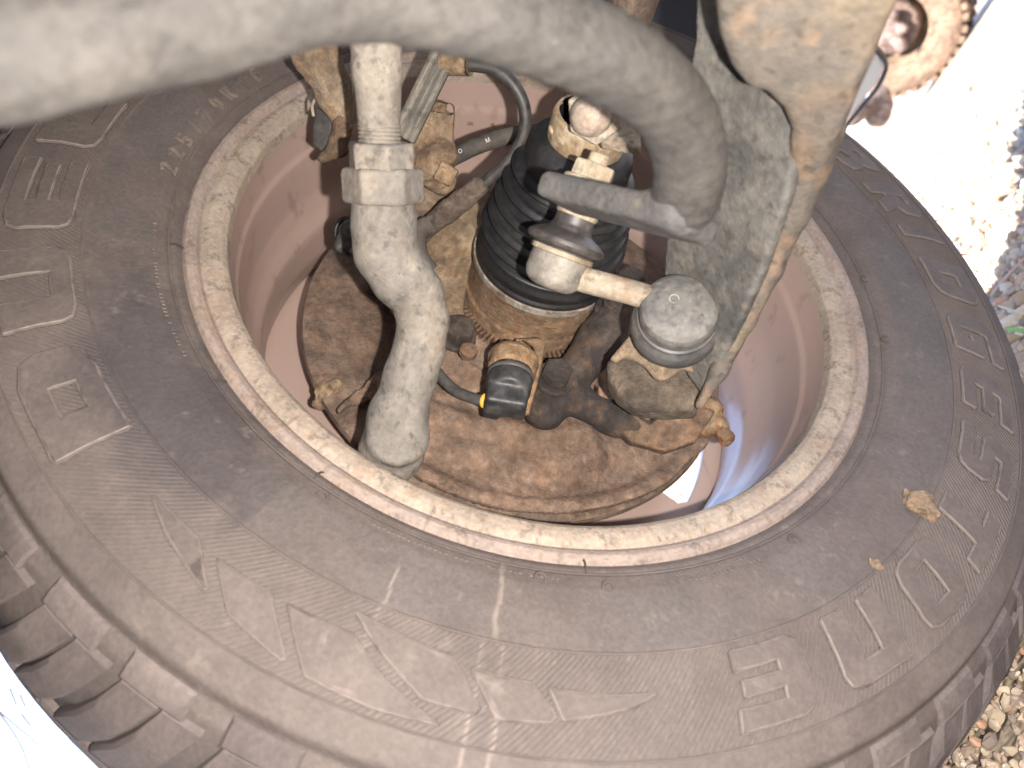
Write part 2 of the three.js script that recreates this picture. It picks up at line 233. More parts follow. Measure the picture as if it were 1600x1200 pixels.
// raised shapes on the sidewall: outlines as [radius, degrees]; top face lifted, sloped sides
const D = Math.PI / 180;
function raised(outline, h, holes = [], inset = 0.0009, base = -0.0004, bead = 0) {
  const sh = new THREE.Shape(outline.map(([r, d]) => new THREE.Vector2(-d * D * 0.288, r))); sh.holes = holes.map((o) => new THREE.Path(o.map(([r, d]) => new THREE.Vector2(-d * D * 0.288, r))));
  // cut finely so that the flat shape can follow the curve of the rubber
  let g0 = new THREE.ExtrudeGeometry(sh, { depth: h * 0.3, bevelEnabled: true, bevelThickness: h * 0.7, bevelSize: inset, bevelOffset: -inset, bevelSegments: 2, curveSegments: 4, steps: 1 });
  if (h > 0.001) { g0.deleteAttribute('uv'); g0.deleteAttribute('normal'); g0 = new TessellateModifier(0.006, 4).modify(g0); }
  const P = g0.attributes.position;
  for (let i = 0; i < P.count; i++) { const th = -P.getX(i) / 0.288, r = P.getY(i), q = onTyre(r, th, base + P.getZ(i) + 0 * h); P.setXYZ(i, q.x, q.y, q.z); }
  const g = toCreasedNormals(g0, 0.5); paint(g, (p) => { const r = Math.hypot(p.x, p.y - WY), k = rub(r, Math.atan2(p.y - WY, p.x), p), e = p.z - zS(r) - base, w = nz(p, 140, 3, 6); return lerp3(k, [0.34, 0.28, 0.245], e > 0.05 * h && e < 0.97 * h ? 0.8 * step(0.2, 0.5, w) : 0); });
  const Q = g.attributes.position, uv = new Float32Array(Q.count * 2); for (let i = 0; i < Q.count; i++) { uv[i * 2] = Math.atan2(Q.getY(i) - WY, Q.getX(i)) * 0.28 / 0.22; uv[i * 2 + 1] = Math.hypot(Q.getX(i), Q.getY(i) - WY) / 0.22 + 0.3; } g.setAttribute('uv', new THREE.BufferAttribute(uv, 2));
  if (!bead) return g;
  const all = [g]; for (const o of [outline, ...holes]) { // worn dusty bead along the mould line
    const t = new THREE.TubeGeometry(new THREE.CatmullRomCurve3(o.map(([r, d]) => onTyre(r, d * D, base + h * 0.55)), true, 'centripetal'), o.length * 2, bead, 5, true).toNonIndexed();
    paint(t, (p) => { const k = rub(Math.hypot(p.x, p.y - WY), Math.atan2(p.y - WY, p.x), p); return lerp3(k, [0.34, 0.28, 0.245], 0.55 * step(0.2, 0.5, nz(p, 140, 3, 6))); }); all.push(t);
  }
  return mergeGeometries(all);
}
// densify an outline so that long edges bend with the tyre
const dense = (o, n = 5) => o.flatMap((p, i) => { const q = o[(i + 1) % o.length]; return Array.from({ length: n }, (_, k) => [mix(p[0], q[0], k / n), mix(p[1], q[1], k / n)]); });
{ // moulded lettering round the sidewall; letter boxes: x to the right along the word, y outwards
  const GL = {
    B: [[[0, 0], [0.75, 0], [1, 0.14], [1, 0.38], [0.85, 0.5], [1, 0.62], [1, 0.86], [0.75, 1], [0, 1]], [[0.36, 0.2], [0.62, 0.2], [0.62, 0.38], [0.36, 0.38]], [[0.36, 0.62], [0.62, 0.62], [0.62, 0.8], [0.36, 0.8]]],
    R: [[[0, 0], [0.34, 0], [0.34, 0.32], [0.45, 0.32], [0.62, 0], [1, 0], [0.8, 0.38], [1, 0.5], [1, 0.84], [0.78, 1], [0, 1]], [[0.36, 0.58], [0.64, 0.58], [0.64, 0.78], [0.36, 0.78]]],
    I: [[[0.28, 0], [0.72, 0], [0.72, 1], [0.28, 1]]],
    D: [[[0, 0], [0.72, 0], [0.93, 0.1], [1, 0.3], [1, 0.7], [0.93, 0.9], [0.72, 1], [0, 1]], [[0.34, 0.33], [0.62, 0.33], [0.62, 0.67], [0.34, 0.67]]],
    G: [[[0.25, 0], [1, 0], [1, 0.58], [0.5, 0.58], [0.5, 0.4], [0.66, 0.4], [0.66, 0.24], [0.36, 0.24], [0.36, 0.76], [1, 0.76], [1, 1], [0.25, 1], [0.05, 0.9], [0, 0.75], [0, 0.25], [0.05, 0.1]]],
    E: [[[0.18, 0], [1, 0], [1, 0.26], [0.38, 0.26], [0.38, 0.4], [0.92, 0.4], [0.92, 0.6], [0.38, 0.6], [0.38, 0.74], [1, 0.74], [1, 1], [0.2, 1], [0.05, 0.94], [0, 0.8], [0, 0.2], [0.05, 0.06]]],
    S: [[[0, 0], [0.8, 0], [0.95, 0.07], [1, 0.2], [1, 0.5], [0.9, 0.6], [0.36, 0.64], [0.36, 0.76], [0.96, 0.76], [0.96, 1], [0.2, 1], [0.05, 0.93], [0, 0.8], [0, 0.5], [0.1, 0.42], [0.64, 0.38], [0.64, 0.25], [0, 0.25]]],
    T: [[[0.32, 0], [0.68, 0], [0.68, 0.72], [1, 0.72], [1, 1], [0, 1], [0, 0.72], [0.32, 0.72]]],
    O: [[[0.22, 0], [0.78, 0], [0.94, 0.07], [1, 0.24], [1, 0.76], [0.94, 0.93], [0.78, 1], [0.22, 1], [0.06, 0.93], [0, 0.76], [0, 0.24], [0.06, 0.07]], [[0.36, 0.24], [0.64, 0.24], [0.64, 0.76], [0.36, 0.76]]],
    N: [[[0, 0], [0.36, 0], [0.36, 0.72], [0.64, 0.72], [0.64, 0], [1, 0], [1, 0.78], [0.94, 0.94], [0.78, 1], [0, 1]]],
    U: [[[0.2, 0], [0.8, 0], [0.95, 0.07], [1, 0.22], [1, 1], [0.66, 1], [0.66, 0.3], [0.34, 0.3], [0.34, 1], [0, 1], [0, 0.22], [0.05, 0.07]]],
    L: [[[0.2, 0], [1, 0], [1, 0.28], [0.38, 0.28], [0.38, 1], [0, 1], [0, 0.2], [0.05, 0.06]]],
  };
  const put = (ch, th0, th1, slant = 1.6) => { const [o, ...hs] = GL[ch], m = (q) => dense(q.map(([x, y]) => [0.2712 + y * 0.0325, mix(th0, th1, x) - slant * (y - 0.5)]), 4); part('raised_letter', raised(m(o), 0.0024, hs.map(m), 0.0008, -0.0004, 0.0007), mTyre, tyre); };
  [['D', 165, 153.6], ['U', 150.4, 140], ['E', 137, 126], ['L', 123.2, 113.5], ['E', 111, 100.5], ['R', 98, 87]].forEach((q) => put(q[0], q[1], q[2], 0));
  [['E', 234.6, 227], ['N', 246, 238], ['O', 257, 249.4], ['T', 267, 259.4], ['S', 277.6, 270.4], ['E', 288, 281], ['G', 298.4, 291.2], ['D', 309, 301.6], ['I', 317.5, 312.4], ['R', 326, 319], ['B', 337, 329.4]].forEach((q) => put(...q));
  // pointed blades moulded between the two words
  for (const b of [
    [[0.2826, 172.3], [0.2815, 173.4], [0.2822, 178.3], [0.2953, 181.9], [0.2966, 181.6], [0.2892, 175.9]],
    [[0.2838, 180.6], [0.2828, 186], [0.3015, 190], [0.3032, 189.7], [0.2981, 184.3]],
    [[0.2834, 187.7], [0.2823, 193.6], [0.2932, 197], [0.3042, 202.3], [0.3055, 197.1], [0.3043, 191.8]],
    [[0.2733, 192.7], [0.2775, 201.8], [0.2832, 203], [0.2948, 205], [0.2972, 204.7], [0.2968, 200.5], [0.2844, 196]],
    [[0.2803, 203.7], [0.2818, 208.9], [0.2932, 211], [0.2962, 210.5], [0.2977, 206.2]],
    [[0.2831, 210.3], [0.2841, 215.5], [0.2837, 219.8], [0.2893, 217.5], [0.2951, 211.5]]]) part('sidewall_blade', raised(dense(b, 6), 0.002, [], 0.0008, -0.0004, 0.00055), mTyre, tyre);
  // fine slanting ribs of the band behind the letters
  const ribs = [], n = 620;
  for (let i = 0; i < n; i++) {
    const th = i / n * 6.28319, d0 = ((th / D) % 360), pos = [], idx = [], S = 7, w = 0.00062;
    for (let k = 0; k <= S; k++) { const u = k / S, r = mix(0.268, 0.3082, u), a = th - 0.135 * u; for (const [s, l] of [[-1, 0], [-0.35, 0.00042], [0.35, 0.00042], [1, 0]]) { const q = onTyre(r, a + s * w / r, l + 0.0001); pos.push(q.x, q.y, q.z); } }
    for (let k = 0; k < S; k++) for (let c = 0; c < 3; c++) { const a = k * 4 + c; idx.push(a, a + 1, a + 4, a + 1, a + 5, a + 4); }
    const g = new THREE.BufferGeometry(); g.setAttribute('position', new THREE.Float32BufferAttribute(pos, 3)); g.setIndex(idx); ribs.push(g);
  }
  const g = mergeGeometries(ribs); g.computeVertexNormals(); paint(g, (p) => rub(Math.hypot(p.x, p.y - WY), Math.atan2(p.y - WY, p.x), p).map((x) => x * 1.08)); g.setAttribute('uv', new THREE.BufferAttribute(new Float32Array(g.attributes.position.count * 2).map((_, i) => (i % 2 ? g.attributes.position.getY(i >> 1) : g.attributes.position.getX(i >> 1)) / 0.22), 2));
  part('sidewall_rib', g, mTyre, tyre, { kind: 'stuff' });
  // ring lines on the sidewall
  for (const [r, a0, a1] of [[0.2668, 0, 360], [0.2268, 0, 360], [0.3092, 0, 360]]) { const ps = []; for (let d = a0; d <= a1; d += 1) ps.push(onTyre(r, d * D, 0.0001)); const gg = new THREE.TubeGeometry(new THREE.CatmullRomCurve3(ps.slice(0, -1), true), 720, 0.00055, 5, true); paint(gg, (p) => rub(r, Math.atan2(p.y - WY, p.x), p).map((x) => x * 1.5)); part('ring_line', gg, mTyre, tyre); }
  { // worn rows of tiny moulded marks near the rim
    const list = []; for (const [d0, d1, r0] of [[190, 212, 0.2305], [226, 238, 0.2335], [226.5, 237, 0.2295], [134, 158, 0.2325]]) for (let d = d0; d < d1; d += 0.62) { if (rnd() < 0.2) continue; const w = mix(0.15, 0.24, rnd()), h = mix(0.0012, 0.002, rnd()); list.push(raised([[r0, d - w], [r0, d + w], [r0 + h, d + w], [r0 + h, d - w]], 0.0007, [], 0.0002, 0)); }
    part('moulded_mark', mergeGeometries(list), mTyre, tyre, { kind: 'stuff' });
  }
  // small vent marks
  for (const [r, d] of [[0.2325, 209.7], [0.2346, 217.5], [0.2328, 183.3], [0.233, 244.1], [0.2288, 291.6], [0.2277, 305.9]]) { const c = onTyre(r, d * D, 0), g2 = new THREE.TorusGeometry(0.0026, 0.0009, 6, 18); g2.translate(c.x, c.y, c.z + 0.0002); paint(g2, (p) => rub(r, d * D, p)); part('vent_mark', g2, mTyre, tyre); }
}
{ // size marking, small raised characters near the rim
  const font = await new FontLoader().loadAsync('fonts/droid/droid_sans_bold.typeface.json');
  const word = '225/70R16', stepd = 3.5;
  [...word].forEach((ch, i) => {
    const g0 = new TextGeometry(ch, { font, size: 0.0092, depth: 0.0008, curveSegments: 3, bevelEnabled: true, bevelThickness: 0.0005, bevelSize: 0.0003, bevelSegments: 1 }); g0.computeBoundingBox();
    const cx = (g0.boundingBox.min.x + g0.boundingBox.max.x) / 2, P = g0.attributes.position, d = 122.5 - i * stepd;
    for (let k = 0; k < P.count; k++) { const r = 0.2293 + P.getY(k), th = d * D - (P.getX(k) - cx) / 0.233, q = onTyre(r, th, P.getZ(k) - 0.0002); P.setXYZ(k, q.x, q.y, q.z); }
    const g = toCreasedNormals(g0, 0.5); paint(g, (p) => { const k = rub(0.23, d * D, p); return lerp3(k, [0.34, 0.27, 0.21], 0.55 * step(0.35, 0.65, nz(p, 300, 3, 9))); }); part('raised_letter', g, mTyre, tyre);
  });
}
{ // shoulder lugs and tread blocks, one mesh each
  const N = 44, blockGeo = (prof, half, skew, inset, nr = 1, nq = 0, depth = 0.011) => { // prof: [r, z] across; angular box with chamfered top
    const mk = (ph) => {
      const pos = [], idx = [], S = 3, row = prof.length;
      for (const [dr, ins] of [[-depth, 0], [-0.0016, 0], [0, inset]]) for (let s = 0; s <= S; s++) prof.forEach(([r, z], i) => { const e = i === 0 ? 1 : i === row - 1 ? -1 : 0, u = s / S * 2 - 1, th = ph + u * (half - ins / 0.34) + skew * (z + 0.02), n = i === 0 ? V(0, 0, 0) : 0; const rr = r + dr * nr + (nq ? e * ins * nq : 0), y = flat(WY + rr * Math.sin(th)); pos.push(rr * Math.cos(th), y, z + dr * nq - e * ins * nr); });
      const L = (S + 1) * row, q = (a, b, c, d) => idx.push(a, b, c, a, c, d);
      for (let s = 0; s < S; s++) for (let i = 0; i < row - 1; i++) { const a = 2 * L + s * row + i; q(a, a + row, a + row + 1, a + 1); }
      for (let l = 0; l < 2; l++) { const o = l * L; for (let i = 0; i < row - 1; i++) { q(o + i, o + L + i, o + L + i + 1, o + i + 1); const b = o + S * row + i; q(b, b + 1, b + L + 1, b + L); } for (let s = 0; s < S; s++) { const a = o + s * row; q(a, a + row, a + row + L, a + L); const b = a + row - 1; q(b, b + L, b + row + L, b + row); } }
      const g = new THREE.BufferGeometry(); g.setAttribute('position', new THREE.Float32BufferAttribute(pos, 3)); g.setIndex(idx); return boxUV(toCreasedNormals(g, 0.5), 1 / 0.22);
    }; return mk;
  };
  const tread = (p) => { const a = nz(p, 40, 4, 3), b = nz(p, 160, 3, 8), k = lerp3([0.135, 0.107, 0.1], [0.205, 0.165, 0.15], step(0.35, 0.7, 0.6 * a + 0.4 * b)); return k; };
  const shoulder = blockGeo([[0.338, -0.0015], [0.3475, -0.012], [0.3535, -0.026], [0.3585, -0.052]], 0.0275, 1.6, 0.002);
  const middle = blockGeo([[0.3592, -0.062], [0.3605, -0.078], [0.3605, -0.1], [0.3592, -0.116]], 0.06, -3, 0.0016);
  const outer = blockGeo([[0.3585, -0.126], [0.3535, -0.152], [0.3475, -0.166], [0.338, -0.1765]], 0.057, 1.6, 0.0016), lug = blockGeo([[0.3262, 0.0069], [0.3315, 0.0038], [0.3368, -0.001]], 0.048, 0, 0.0016, 0.6, 0.8, 0.006);
  for (let i = 0; i < N; i++) {
    const ph = (i + 0.3) / N * Math.PI * 2 + (hash(i, 3, 1) - 0.5) * 0.006;
    for (const [mk, off] of [[shoulder, -0.0305], [shoulder, 0.0305], [middle, 0.07], [outer, 0]]) { const g = mk(ph + off); paint(g, tread); part('tread_block', g, mTyre, tyre); }
    { const g = lug(ph + 0.012); paint(g, tread); part('shoulder_lug', g, mTyre, tyre); }
  }
  for (const [px, py] of [[1427, 313], [1463, 345], [1507, 398], [1385, 274]]) { const a = onZ(px, py, -0.004), o = V(a.x, a.y - WY, 0).normalize(); part('rubber_spike', tube([[a.clone().addScaledVector(o, -0.004), 0.0006], [a.clone().addScaledVector(o, 0.003), 0.0004], [a.clone().addScaledVector(o, 0.006), 0.0002]], 4, 5), plain(0.02, 0.018, 0.018), tyre); }
}
{ // steel rim
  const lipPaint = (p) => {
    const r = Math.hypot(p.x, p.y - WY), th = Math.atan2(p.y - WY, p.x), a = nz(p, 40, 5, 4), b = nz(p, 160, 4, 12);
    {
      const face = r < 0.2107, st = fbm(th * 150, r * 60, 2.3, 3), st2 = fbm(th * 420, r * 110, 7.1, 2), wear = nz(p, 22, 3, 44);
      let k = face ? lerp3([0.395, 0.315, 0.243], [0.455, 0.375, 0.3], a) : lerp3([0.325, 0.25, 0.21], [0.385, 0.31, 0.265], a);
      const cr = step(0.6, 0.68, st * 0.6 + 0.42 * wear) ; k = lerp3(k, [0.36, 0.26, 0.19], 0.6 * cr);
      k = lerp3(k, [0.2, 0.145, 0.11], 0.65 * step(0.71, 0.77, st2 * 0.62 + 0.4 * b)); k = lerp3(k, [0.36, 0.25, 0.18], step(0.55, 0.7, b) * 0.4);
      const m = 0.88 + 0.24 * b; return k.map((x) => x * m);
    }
  }, rimCol = (p) => { const a = nz(p, 40, 5, 4), b = nz(p, 160, 4, 12);
    let k = lerp3([0.41, 0.295, 0.25], [0.44, 0.322, 0.275], a); k = lerp3(k, [0.47, 0.36, 0.31], step(0.56, 0.8, b) * 0.2); k = lerp3(k, [0.28, 0.19, 0.155], step(0.64, 0.74, nz(p, 90, 4, 81)) * 0.55); return k;
  };
  const full = [[0.2165, -0.02], [0.2185, -0.008], [0.221, -0.0025], [0.2207, 0.0012], [0.2185, 0.0034], [0.2155, 0.0036], [0.2128, 0.002], [0.2112, -0.0002], [0.2098, 0.0002], [0.207, 0.0009], [0.203, 0.0004], [0.1995, -0.0008], [0.1968, -0.0035], [0.1955, -0.0095], [0.1952, -0.018], [0.1942, -0.03], [0.1925, -0.036], [0.1918, -0.05], [0.1905, -0.07], [0.187, -0.085], [0.1815, -0.1], [0.1805, -0.125], [0.184, -0.145], [0.191, -0.157], [0.199, -0.17], [0.206, -0.179], [0.215, -0.181], [0.2205, -0.178], [0.2165, -0.166]];
  const rim = part('rim', (() => { const g = turned(full.slice(13), W0, 600, 4, 0); paint(g, rimCol); return g; })(), mRim, wheel);
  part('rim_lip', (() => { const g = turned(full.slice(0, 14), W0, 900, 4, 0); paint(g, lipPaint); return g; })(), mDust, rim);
  // wheel disc with window slots: z about -0.125
  const sh = new THREE.Shape(); sh.absarc(0, 0, 0.1875, 0, Math.PI * 2); const hub = new THREE.Path(); hub.absarc(0, 0, 0.034, 0, Math.PI * 2, true); sh.holes.push(hub);
  for (const deg of [-91.5, 176]) { const a0 = deg * D, a1 = a0 + (deg < 0 ? 41 : 27) * D, q = new THREE.Path(); const R0 = 0.08, R1 = 0.1715, c = 0.04; q.absarc(0, 0, R1, a0 + c, a1 - c, false); q.absarc(0, 0, R1 - 0.007, a1, a1, false); q.absarc(0, 0, R0 + 0.005, a1, a1, false); q.absarc(0, 0, R0, a1 - c, a0 + c, true); q.absarc(0, 0, R0 + 0.005, a0, a0, false); q.absarc(0, 0, R1 - 0.006, a0, a0, false); sh.holes.push(q); }
  const dg = new THREE.ExtrudeGeometry(sh, { depth: 0.005, bevelEnabled: true, bevelThickness: 0.001, bevelSize: 0.001, bevelSegments: 1, curveSegments: 48 }); dg.translate(0, WY, -0.154);
  paint(dg, rimCol); part('rim_disc', boxUV(dg), mRim, rim);
  for (const [px, py] of [[345, 600], [500, 744], [911, 882], [278, 388]]) { const a = onZ(px, py, 0.002), o = V(a.x, a.y - WY, 0).normalize(); part('rubber_spike', tube([[a.clone().addScaledVector(o, -0.003), 0.0006], [a.clone().addScaledVector(o, 0.001).add(V(0, 0, 0.0035)), 0.0005], [a.clone().addScaledVector(o, 0.006).add(V(0, 0, 0.003)), 0.0004]], 6, 5), plain(0.05, 0.043, 0.04), tyre); }
  for (const [px, py, s] of [[704, 193, 0.0022], [759, 148, 0.0017], [783, 138, 0.0028], [790, 142, 0.002], [731, 188, 0.0016], [735, 187, 0.0015]]) { const z = -0.045, a = onZ(px, py, z), o = V(a.x, a.y - WY, 0); const r = 0.1915; const th = Math.atan2(o.y, o.x); const g = new THREE.SphereGeometry(s, 8, 6); g.translate(r * Math.cos(th), WY + r * Math.sin(th), z); paint(g, () => [0.45, 0.34, 0.25]); part('rust_pimple', boxUV(g), mRust, rim); }
}
// dried mud stuck on the sidewall
{
  const clod = (px, py, sx, sy, h, label) => { const c = onZ(px, py, 0.017), out = V(c.x, c.y - WY, 0).normalize(), tan = V(-out.y, out.x, 0); const f = (p) => { const d = p.clone().sub(c), a = d.dot(out) / sy, b = d.dot(tan) / sx, z = d.z / h; return (Math.hypot(a, b, z) - 1) * Math.min(sx, sy, h) * 0.8; }; const g = cast(rough(f, 0.0022, 170, 3), [c.clone().addScalar(-0.016), c.clone().addScalar(0.016)], 0.002, 0.0007, tone3([0.36, 0.27, 0.19], [0.46, 0.36, 0.26], [0.26, 0.18, 0.12], 160)); solo('mud_clod', g, mRust, label, 'mud'); };
  clod(1441, 790, 0.0075, 0.0095, 0.0055, 'ragged pale clod of dried mud stuck above the letter T of the sidewall');
  clod(1370, 881, 0.003, 0.0042, 0.003, 'small pale crumb of dried mud stuck beside the letter O');
}

// ---------------------------------------------------------------- brake: rusty shield behind the hub
const R2 = (t) => t / F;                                                    // metres per photo pixel at a distance
const project = (P) => { const d = P.clone().sub(EYE), q = V(d.dot(toWorld(V(1, 0, 0))), d.dot(toWorld(V(0, 1, 0))), d.dot(toWorld(V(0, 0, 1)))); return [800 + F * q.x / q.z, 600 + F * q.y / q.z, q.z]; };
const zAtY = (P, py) => { let a = -0.2, b = 0.3; for (let i = 0; i < 40; i++) { const m = (a + b) / 2; if (project(V(P.x, P.y, m))[1] > py) a = m; else b = m; } return (a + b) / 2; };
const rustPlate = (p) => { const a = nz(p, 22, 5, 2), b = nz(p, 70, 4, 17), c = nz(p, 260, 3, 40), d = nz(p, 34, 4, 71); let k = lerp3([0.28, 0.2, 0.152], [0.34, 0.25, 0.19], step(0.25, 0.75, a)); k = lerp3(k, [0.35, 0.25, 0.175], 0.35 * step(0.52, 0.78, b)); k = lerp3(k, [0.17, 0.135, 0.112], 0.35 * step(0.52, 0.8, d)); const m = 0.84 + 0.32 * c; return k.map((x) => x * m); };
{
  const br = thing('brake_shield', 'round rusty brown brake shield filling the back of the rim', 'brake shield', V(0, WY, -0.09));
  // back disc
  const g1 = turned([[0.04, -0.088], [0.09, -0.086], [0.13, -0.0835], [0.148, -0.083], [0.1545, -0.0845], [0.1555, -0.088], [0.1545, -0.0915], [0.13, -0.0935], [0.04, -0.0945]], W0, 240, 10, 0);
  paint(g1, (p) => { const k = rustPlate(p), d = nz(p, 30, 4, 90), e = lerp3(k, [0.24, 0.185, 0.145], 0.5); return lerp3(e, [0.1, 0.085, 0.075], 0.6 * step(0.48, 0.7, d)); }); part('back_disc', boxUV(g1), mRust, br);
  // lower dished shield, nearer than the disc, with pressed ridges and an opening behind the tie rod
  const pl = planeZ(-0.066);
  const hgt = (p) => { const x = p.x, y = p.y - WY, r = Math.hypot(x, y), th = Math.atan2(y, x); let h = -0.07 + 0.016 * step(0.085, 0.055, r) - 0.006 * step(0.122, 0.134, r) + 0.005 * step(0.141, 0.15, r); const dr = Math.abs(th * 180 / Math.PI + 128) * 0.0175 * r; h += 0.007 * step(0.016, 0.004, dr) * step(0.07, 0.09, r) * step(0.135, 0.12, r); h += 0.004 * step(0.012, 0.003, Math.abs(r - 0.112 - 0.01 * Math.sin(th * 3))) * step(-0.2, 0.1, Math.sin(th * 2 + 1)); return h + 0.0016 * (nz(p, 26, 3, 5) - 0.5); };
  const reg = slab(pl, [[505, 655], [520, 640], [556, 600], [606, 575], [640, 545], [690, 500], [740, 480], [900, 470], [985, 520], [1010, 560], [1085, 610], [1118, 650], [1112, 690], [1076, 720], [1030, 770], [975, 800], [900, 815], [830, 806], [720, 775], [620, 730], [540, 690]], 0.2, 0.0005, [[[530, 640], [548, 622], [575, 612], [605, 618], [625, 660], [600, 700], [560, 690], [535, 668]]]);
  const cache = new Map();
  const f = (p) => { const q = V(p.x, p.y, -0.1); return Math.max(reg(q.setZ(-0.16)), Math.abs(p.z - hgt(p)) * 0.85 - 0.0022, Math.hypot(p.x, p.y - WY) - 0.1555); };
  const g2 = cast(rough(f, 0.0005, 240, 2), [V(-0.157, WY - 0.157, -0.088), V(0.157, WY + 0.157, -0.05)], 0.002, 0.0018, (p) => { const k = rustPlate(p), o = nz(p, 40, 4, 63); return lerp3(k, [0.4, 0.25, 0.15], 0.18 * step(0.56, 0.8, o)); });
  part('dished_shield', g2, mRust, br);
  // crusty clips at the rim of the shield
  const lump = (name, list, color, amp, s) => { const pts = list.map((q) => at(q[0], q[1], q[2])); const f3 = blend(0.003, ...list.map((q, i) => ball(pts[i], q[3] * R2(q[2])))); return part(name, cast(rough(f3, amp, s, 3), pts, Math.max(...list.map((q) => q[3] * R2(q[2]))) + 0.004, 0.0011, color), mRust, br); };
  lump('crusted_clip', [[505, 610, 0.5, 14], [522, 603, 0.5, 12], [498, 630, 0.5, 12], [515, 622, 0.5, 14]], tone3([0.34, 0.26, 0.17], [0.48, 0.39, 0.27], [0.22, 0.13, 0.08], 150), 0.0022, 200);
  lump('crusted_bolt', [[1112, 640, 0.47, 20], [1098, 662, 0.47, 24], [1124, 665, 0.465, 16], [1135, 682, 0.46, 11], [1080, 640, 0.47, 22]], tone3(SOIL, [0.38, 0.29, 0.18], RUST, 120), 0.002, 170);
  { const a = at(1126, 674, 0.462), b = at(1140, 690, 0.456); part('bolt', cast(rough(hexa(a, b, 0.0052), 0.0005, 300, 2), [a, b], 0.008, 0.0009, tone3(RUST, [0.34, 0.24, 0.15], RUSTD, 160)), mRust, br); }
}

// ---------------------------------------------------------------- drive shaft joint with its ribbed boot
{
  const ds = thing('drive_shaft', 'drive shaft joint with a black ribbed rubber boot and rusty cup', 'drive shaft', W0);
  const cup = turned([[0.03, -0.075], [0.05, -0.072], [0.0515, -0.06], [0.0488, -0.056], [0.0482, -0.04], [0.0468, -0.038], [0.0455, -0.02], [0.0462, -0.0165], [0.0465, -0.0105], [0.0448, -0.009], [0.038, -0.0088]], W0, 200, 6, 0.5);
  paint(cup, (p) => { const c = nz(p, 300, 3, 3), a = nz(p, 70, 4, 22), b = fbm(Math.atan2(p.y - WY, p.x) * 30, p.z * 260, 2, 3); let k = lerp3([0.27, 0.185, 0.115], [0.38, 0.28, 0.18], a); k = lerp3(k, [0.3, 0.14, 0.07], 0.55 * step(0.55, 0.7, b)); return k.map((x) => x * (0.75 + 0.5 * c)); });
  const cupP = part('cup', cup, mRust, ds);
  { const tg = new THREE.BoxGeometry(0.006, 0.0019, 0.008); for (let i = 0; i < 96; i++) { const a = i / 96 * Math.PI * 2, g = tg.clone(); g.rotateZ(a); g.translate(0.0518 * Math.cos(a), WY + 0.0518 * Math.sin(a), -0.0505); paint(g, tone3(SOIL, [0.33, 0.22, 0.14], RUSTD, 200)); part('tone_ring_tooth', boxUV(g.toNonIndexed()), mRust, cupP); } }
  // ribbed boot
  const bp = [[0.0448, -0.0125], [0.0462, -0.0115], [0.0466, -0.0085], [0.0452, -0.006], [0.0462, -0.0035], [0.0468, -0.001], [0.0455, 0.003]];
  const ribs = [[0.0415, 0.008, 0.0475, 0.014], [0.0395, 0.0195, 0.0455, 0.0255], [0.0372, 0.031, 0.0435, 0.037], [0.0345, 0.0425, 0.041, 0.0485], [0.0318, 0.054, 0.0378, 0.0595]];
  for (const [r0, z0, r1, z1] of ribs) { const m = (r0 + r1) / 2; bp.push([m + 0.0008, z0 - 0.0022], [r0, z0], [m, (z0 + z1) / 2], [r1 - 0.0006, z1 - 0.0012], [r1, z1], [r1 - 0.0006, z1 + 0.0012], [m + 0.001, z1 + 0.003]); }
  bp.push([0.0315, 0.0645], [0.031, 0.068], [0.0312, 0.074], [0.0298, 0.0785], [0.026, 0.081], [0.0205, 0.083], [0.0198, 0.095]);
  const boot = turned(bp, W0, 200, 4, 0); paint(boot, (p) => { const a = nz(p, 60, 4, 8), c = fbm(Math.atan2(p.y - WY, p.x) * 14, p.z * 400, 5, 3); return lerp3([0.016, 0.016, 0.018], [0.04, 0.037, 0.036], 0.6 * step(0.45, 0.8, a) + 0.4 * step(0.5, 0.75, c)); });
  const bootP = part('boot', boot, mBoot, ds);
  const band = turned([[0.0462, -0.0152], [0.0476, -0.0148], [0.0477, -0.0108], [0.0466, -0.0104]], W0, 160, 2, 0.6); paint(band, tone3([0.3, 0.25, 0.2], [0.42, 0.38, 0.33], RUSTD, 140)); part('large_clamp', band, mMetal, bootP);
  { // maker's strip of raised scribble on the cup: a short worn buckle
    const b = W0.clone(); for (const a0 of [-116]) { const th = a0 * D, g = new THREE.BoxGeometry(0.004, 0.006, 0.01); g.rotateZ(th); g.translate(b.x + 0.0478 * Math.cos(th), b.y + 0.0478 * Math.sin(th), -0.0165); paint(g, tone3(DUST, SOIL, RUSTD, 200)); part('clamp_buckle', boxUV(g.toNonIndexed()), mMetal, bootP); } }
  const sc = turned([[0.0212, 0.081], [0.0222, 0.0815], [0.0226, 0.086], [0.0224, 0.0965], [0.0212, 0.0985], [0.0195, 0.0986]], W0, 120, 4, 0); paint(sc, tone3([0.38, 0.28, 0.17], [0.5, 0.4, 0.27], [0.24, 0.15, 0.09], 150)); const scP = part('small_clamp', sc, mMetal, bootP);
  for (const [px, py] of [[899, 212], [878, 203], [945, 215]]) { const z = 0.089, a = onZ(px, py, z), o = V(a.x, a.y - WY, 0), th = Math.atan2(o.y, o.x); const g = new THREE.SphereGeometry(0.0022, 12, 8); g.scale(0.6, 1.5, 0.8); g.rotateZ(th); g.translate(0.0226 * Math.cos(th), WY + 0.0226 * Math.sin(th), z); paint(g, () => [0.5, 0.39, 0.25]); part('clamp_dimple', boxUV(g.toNonIndexed()), mMetal, scP); }
  const shaft = turned([[0.0125, 0.06], [0.0125, 0.1], [0.0118, 0.13], [0.0118, 0.6]], W0, 48, 6, 0); paint(shaft, tone3([0.1, 0.08, 0.065], [0.16, 0.125, 0.1], RUSTD, 60)); part('shaft', shaft, mRust, ds);
}
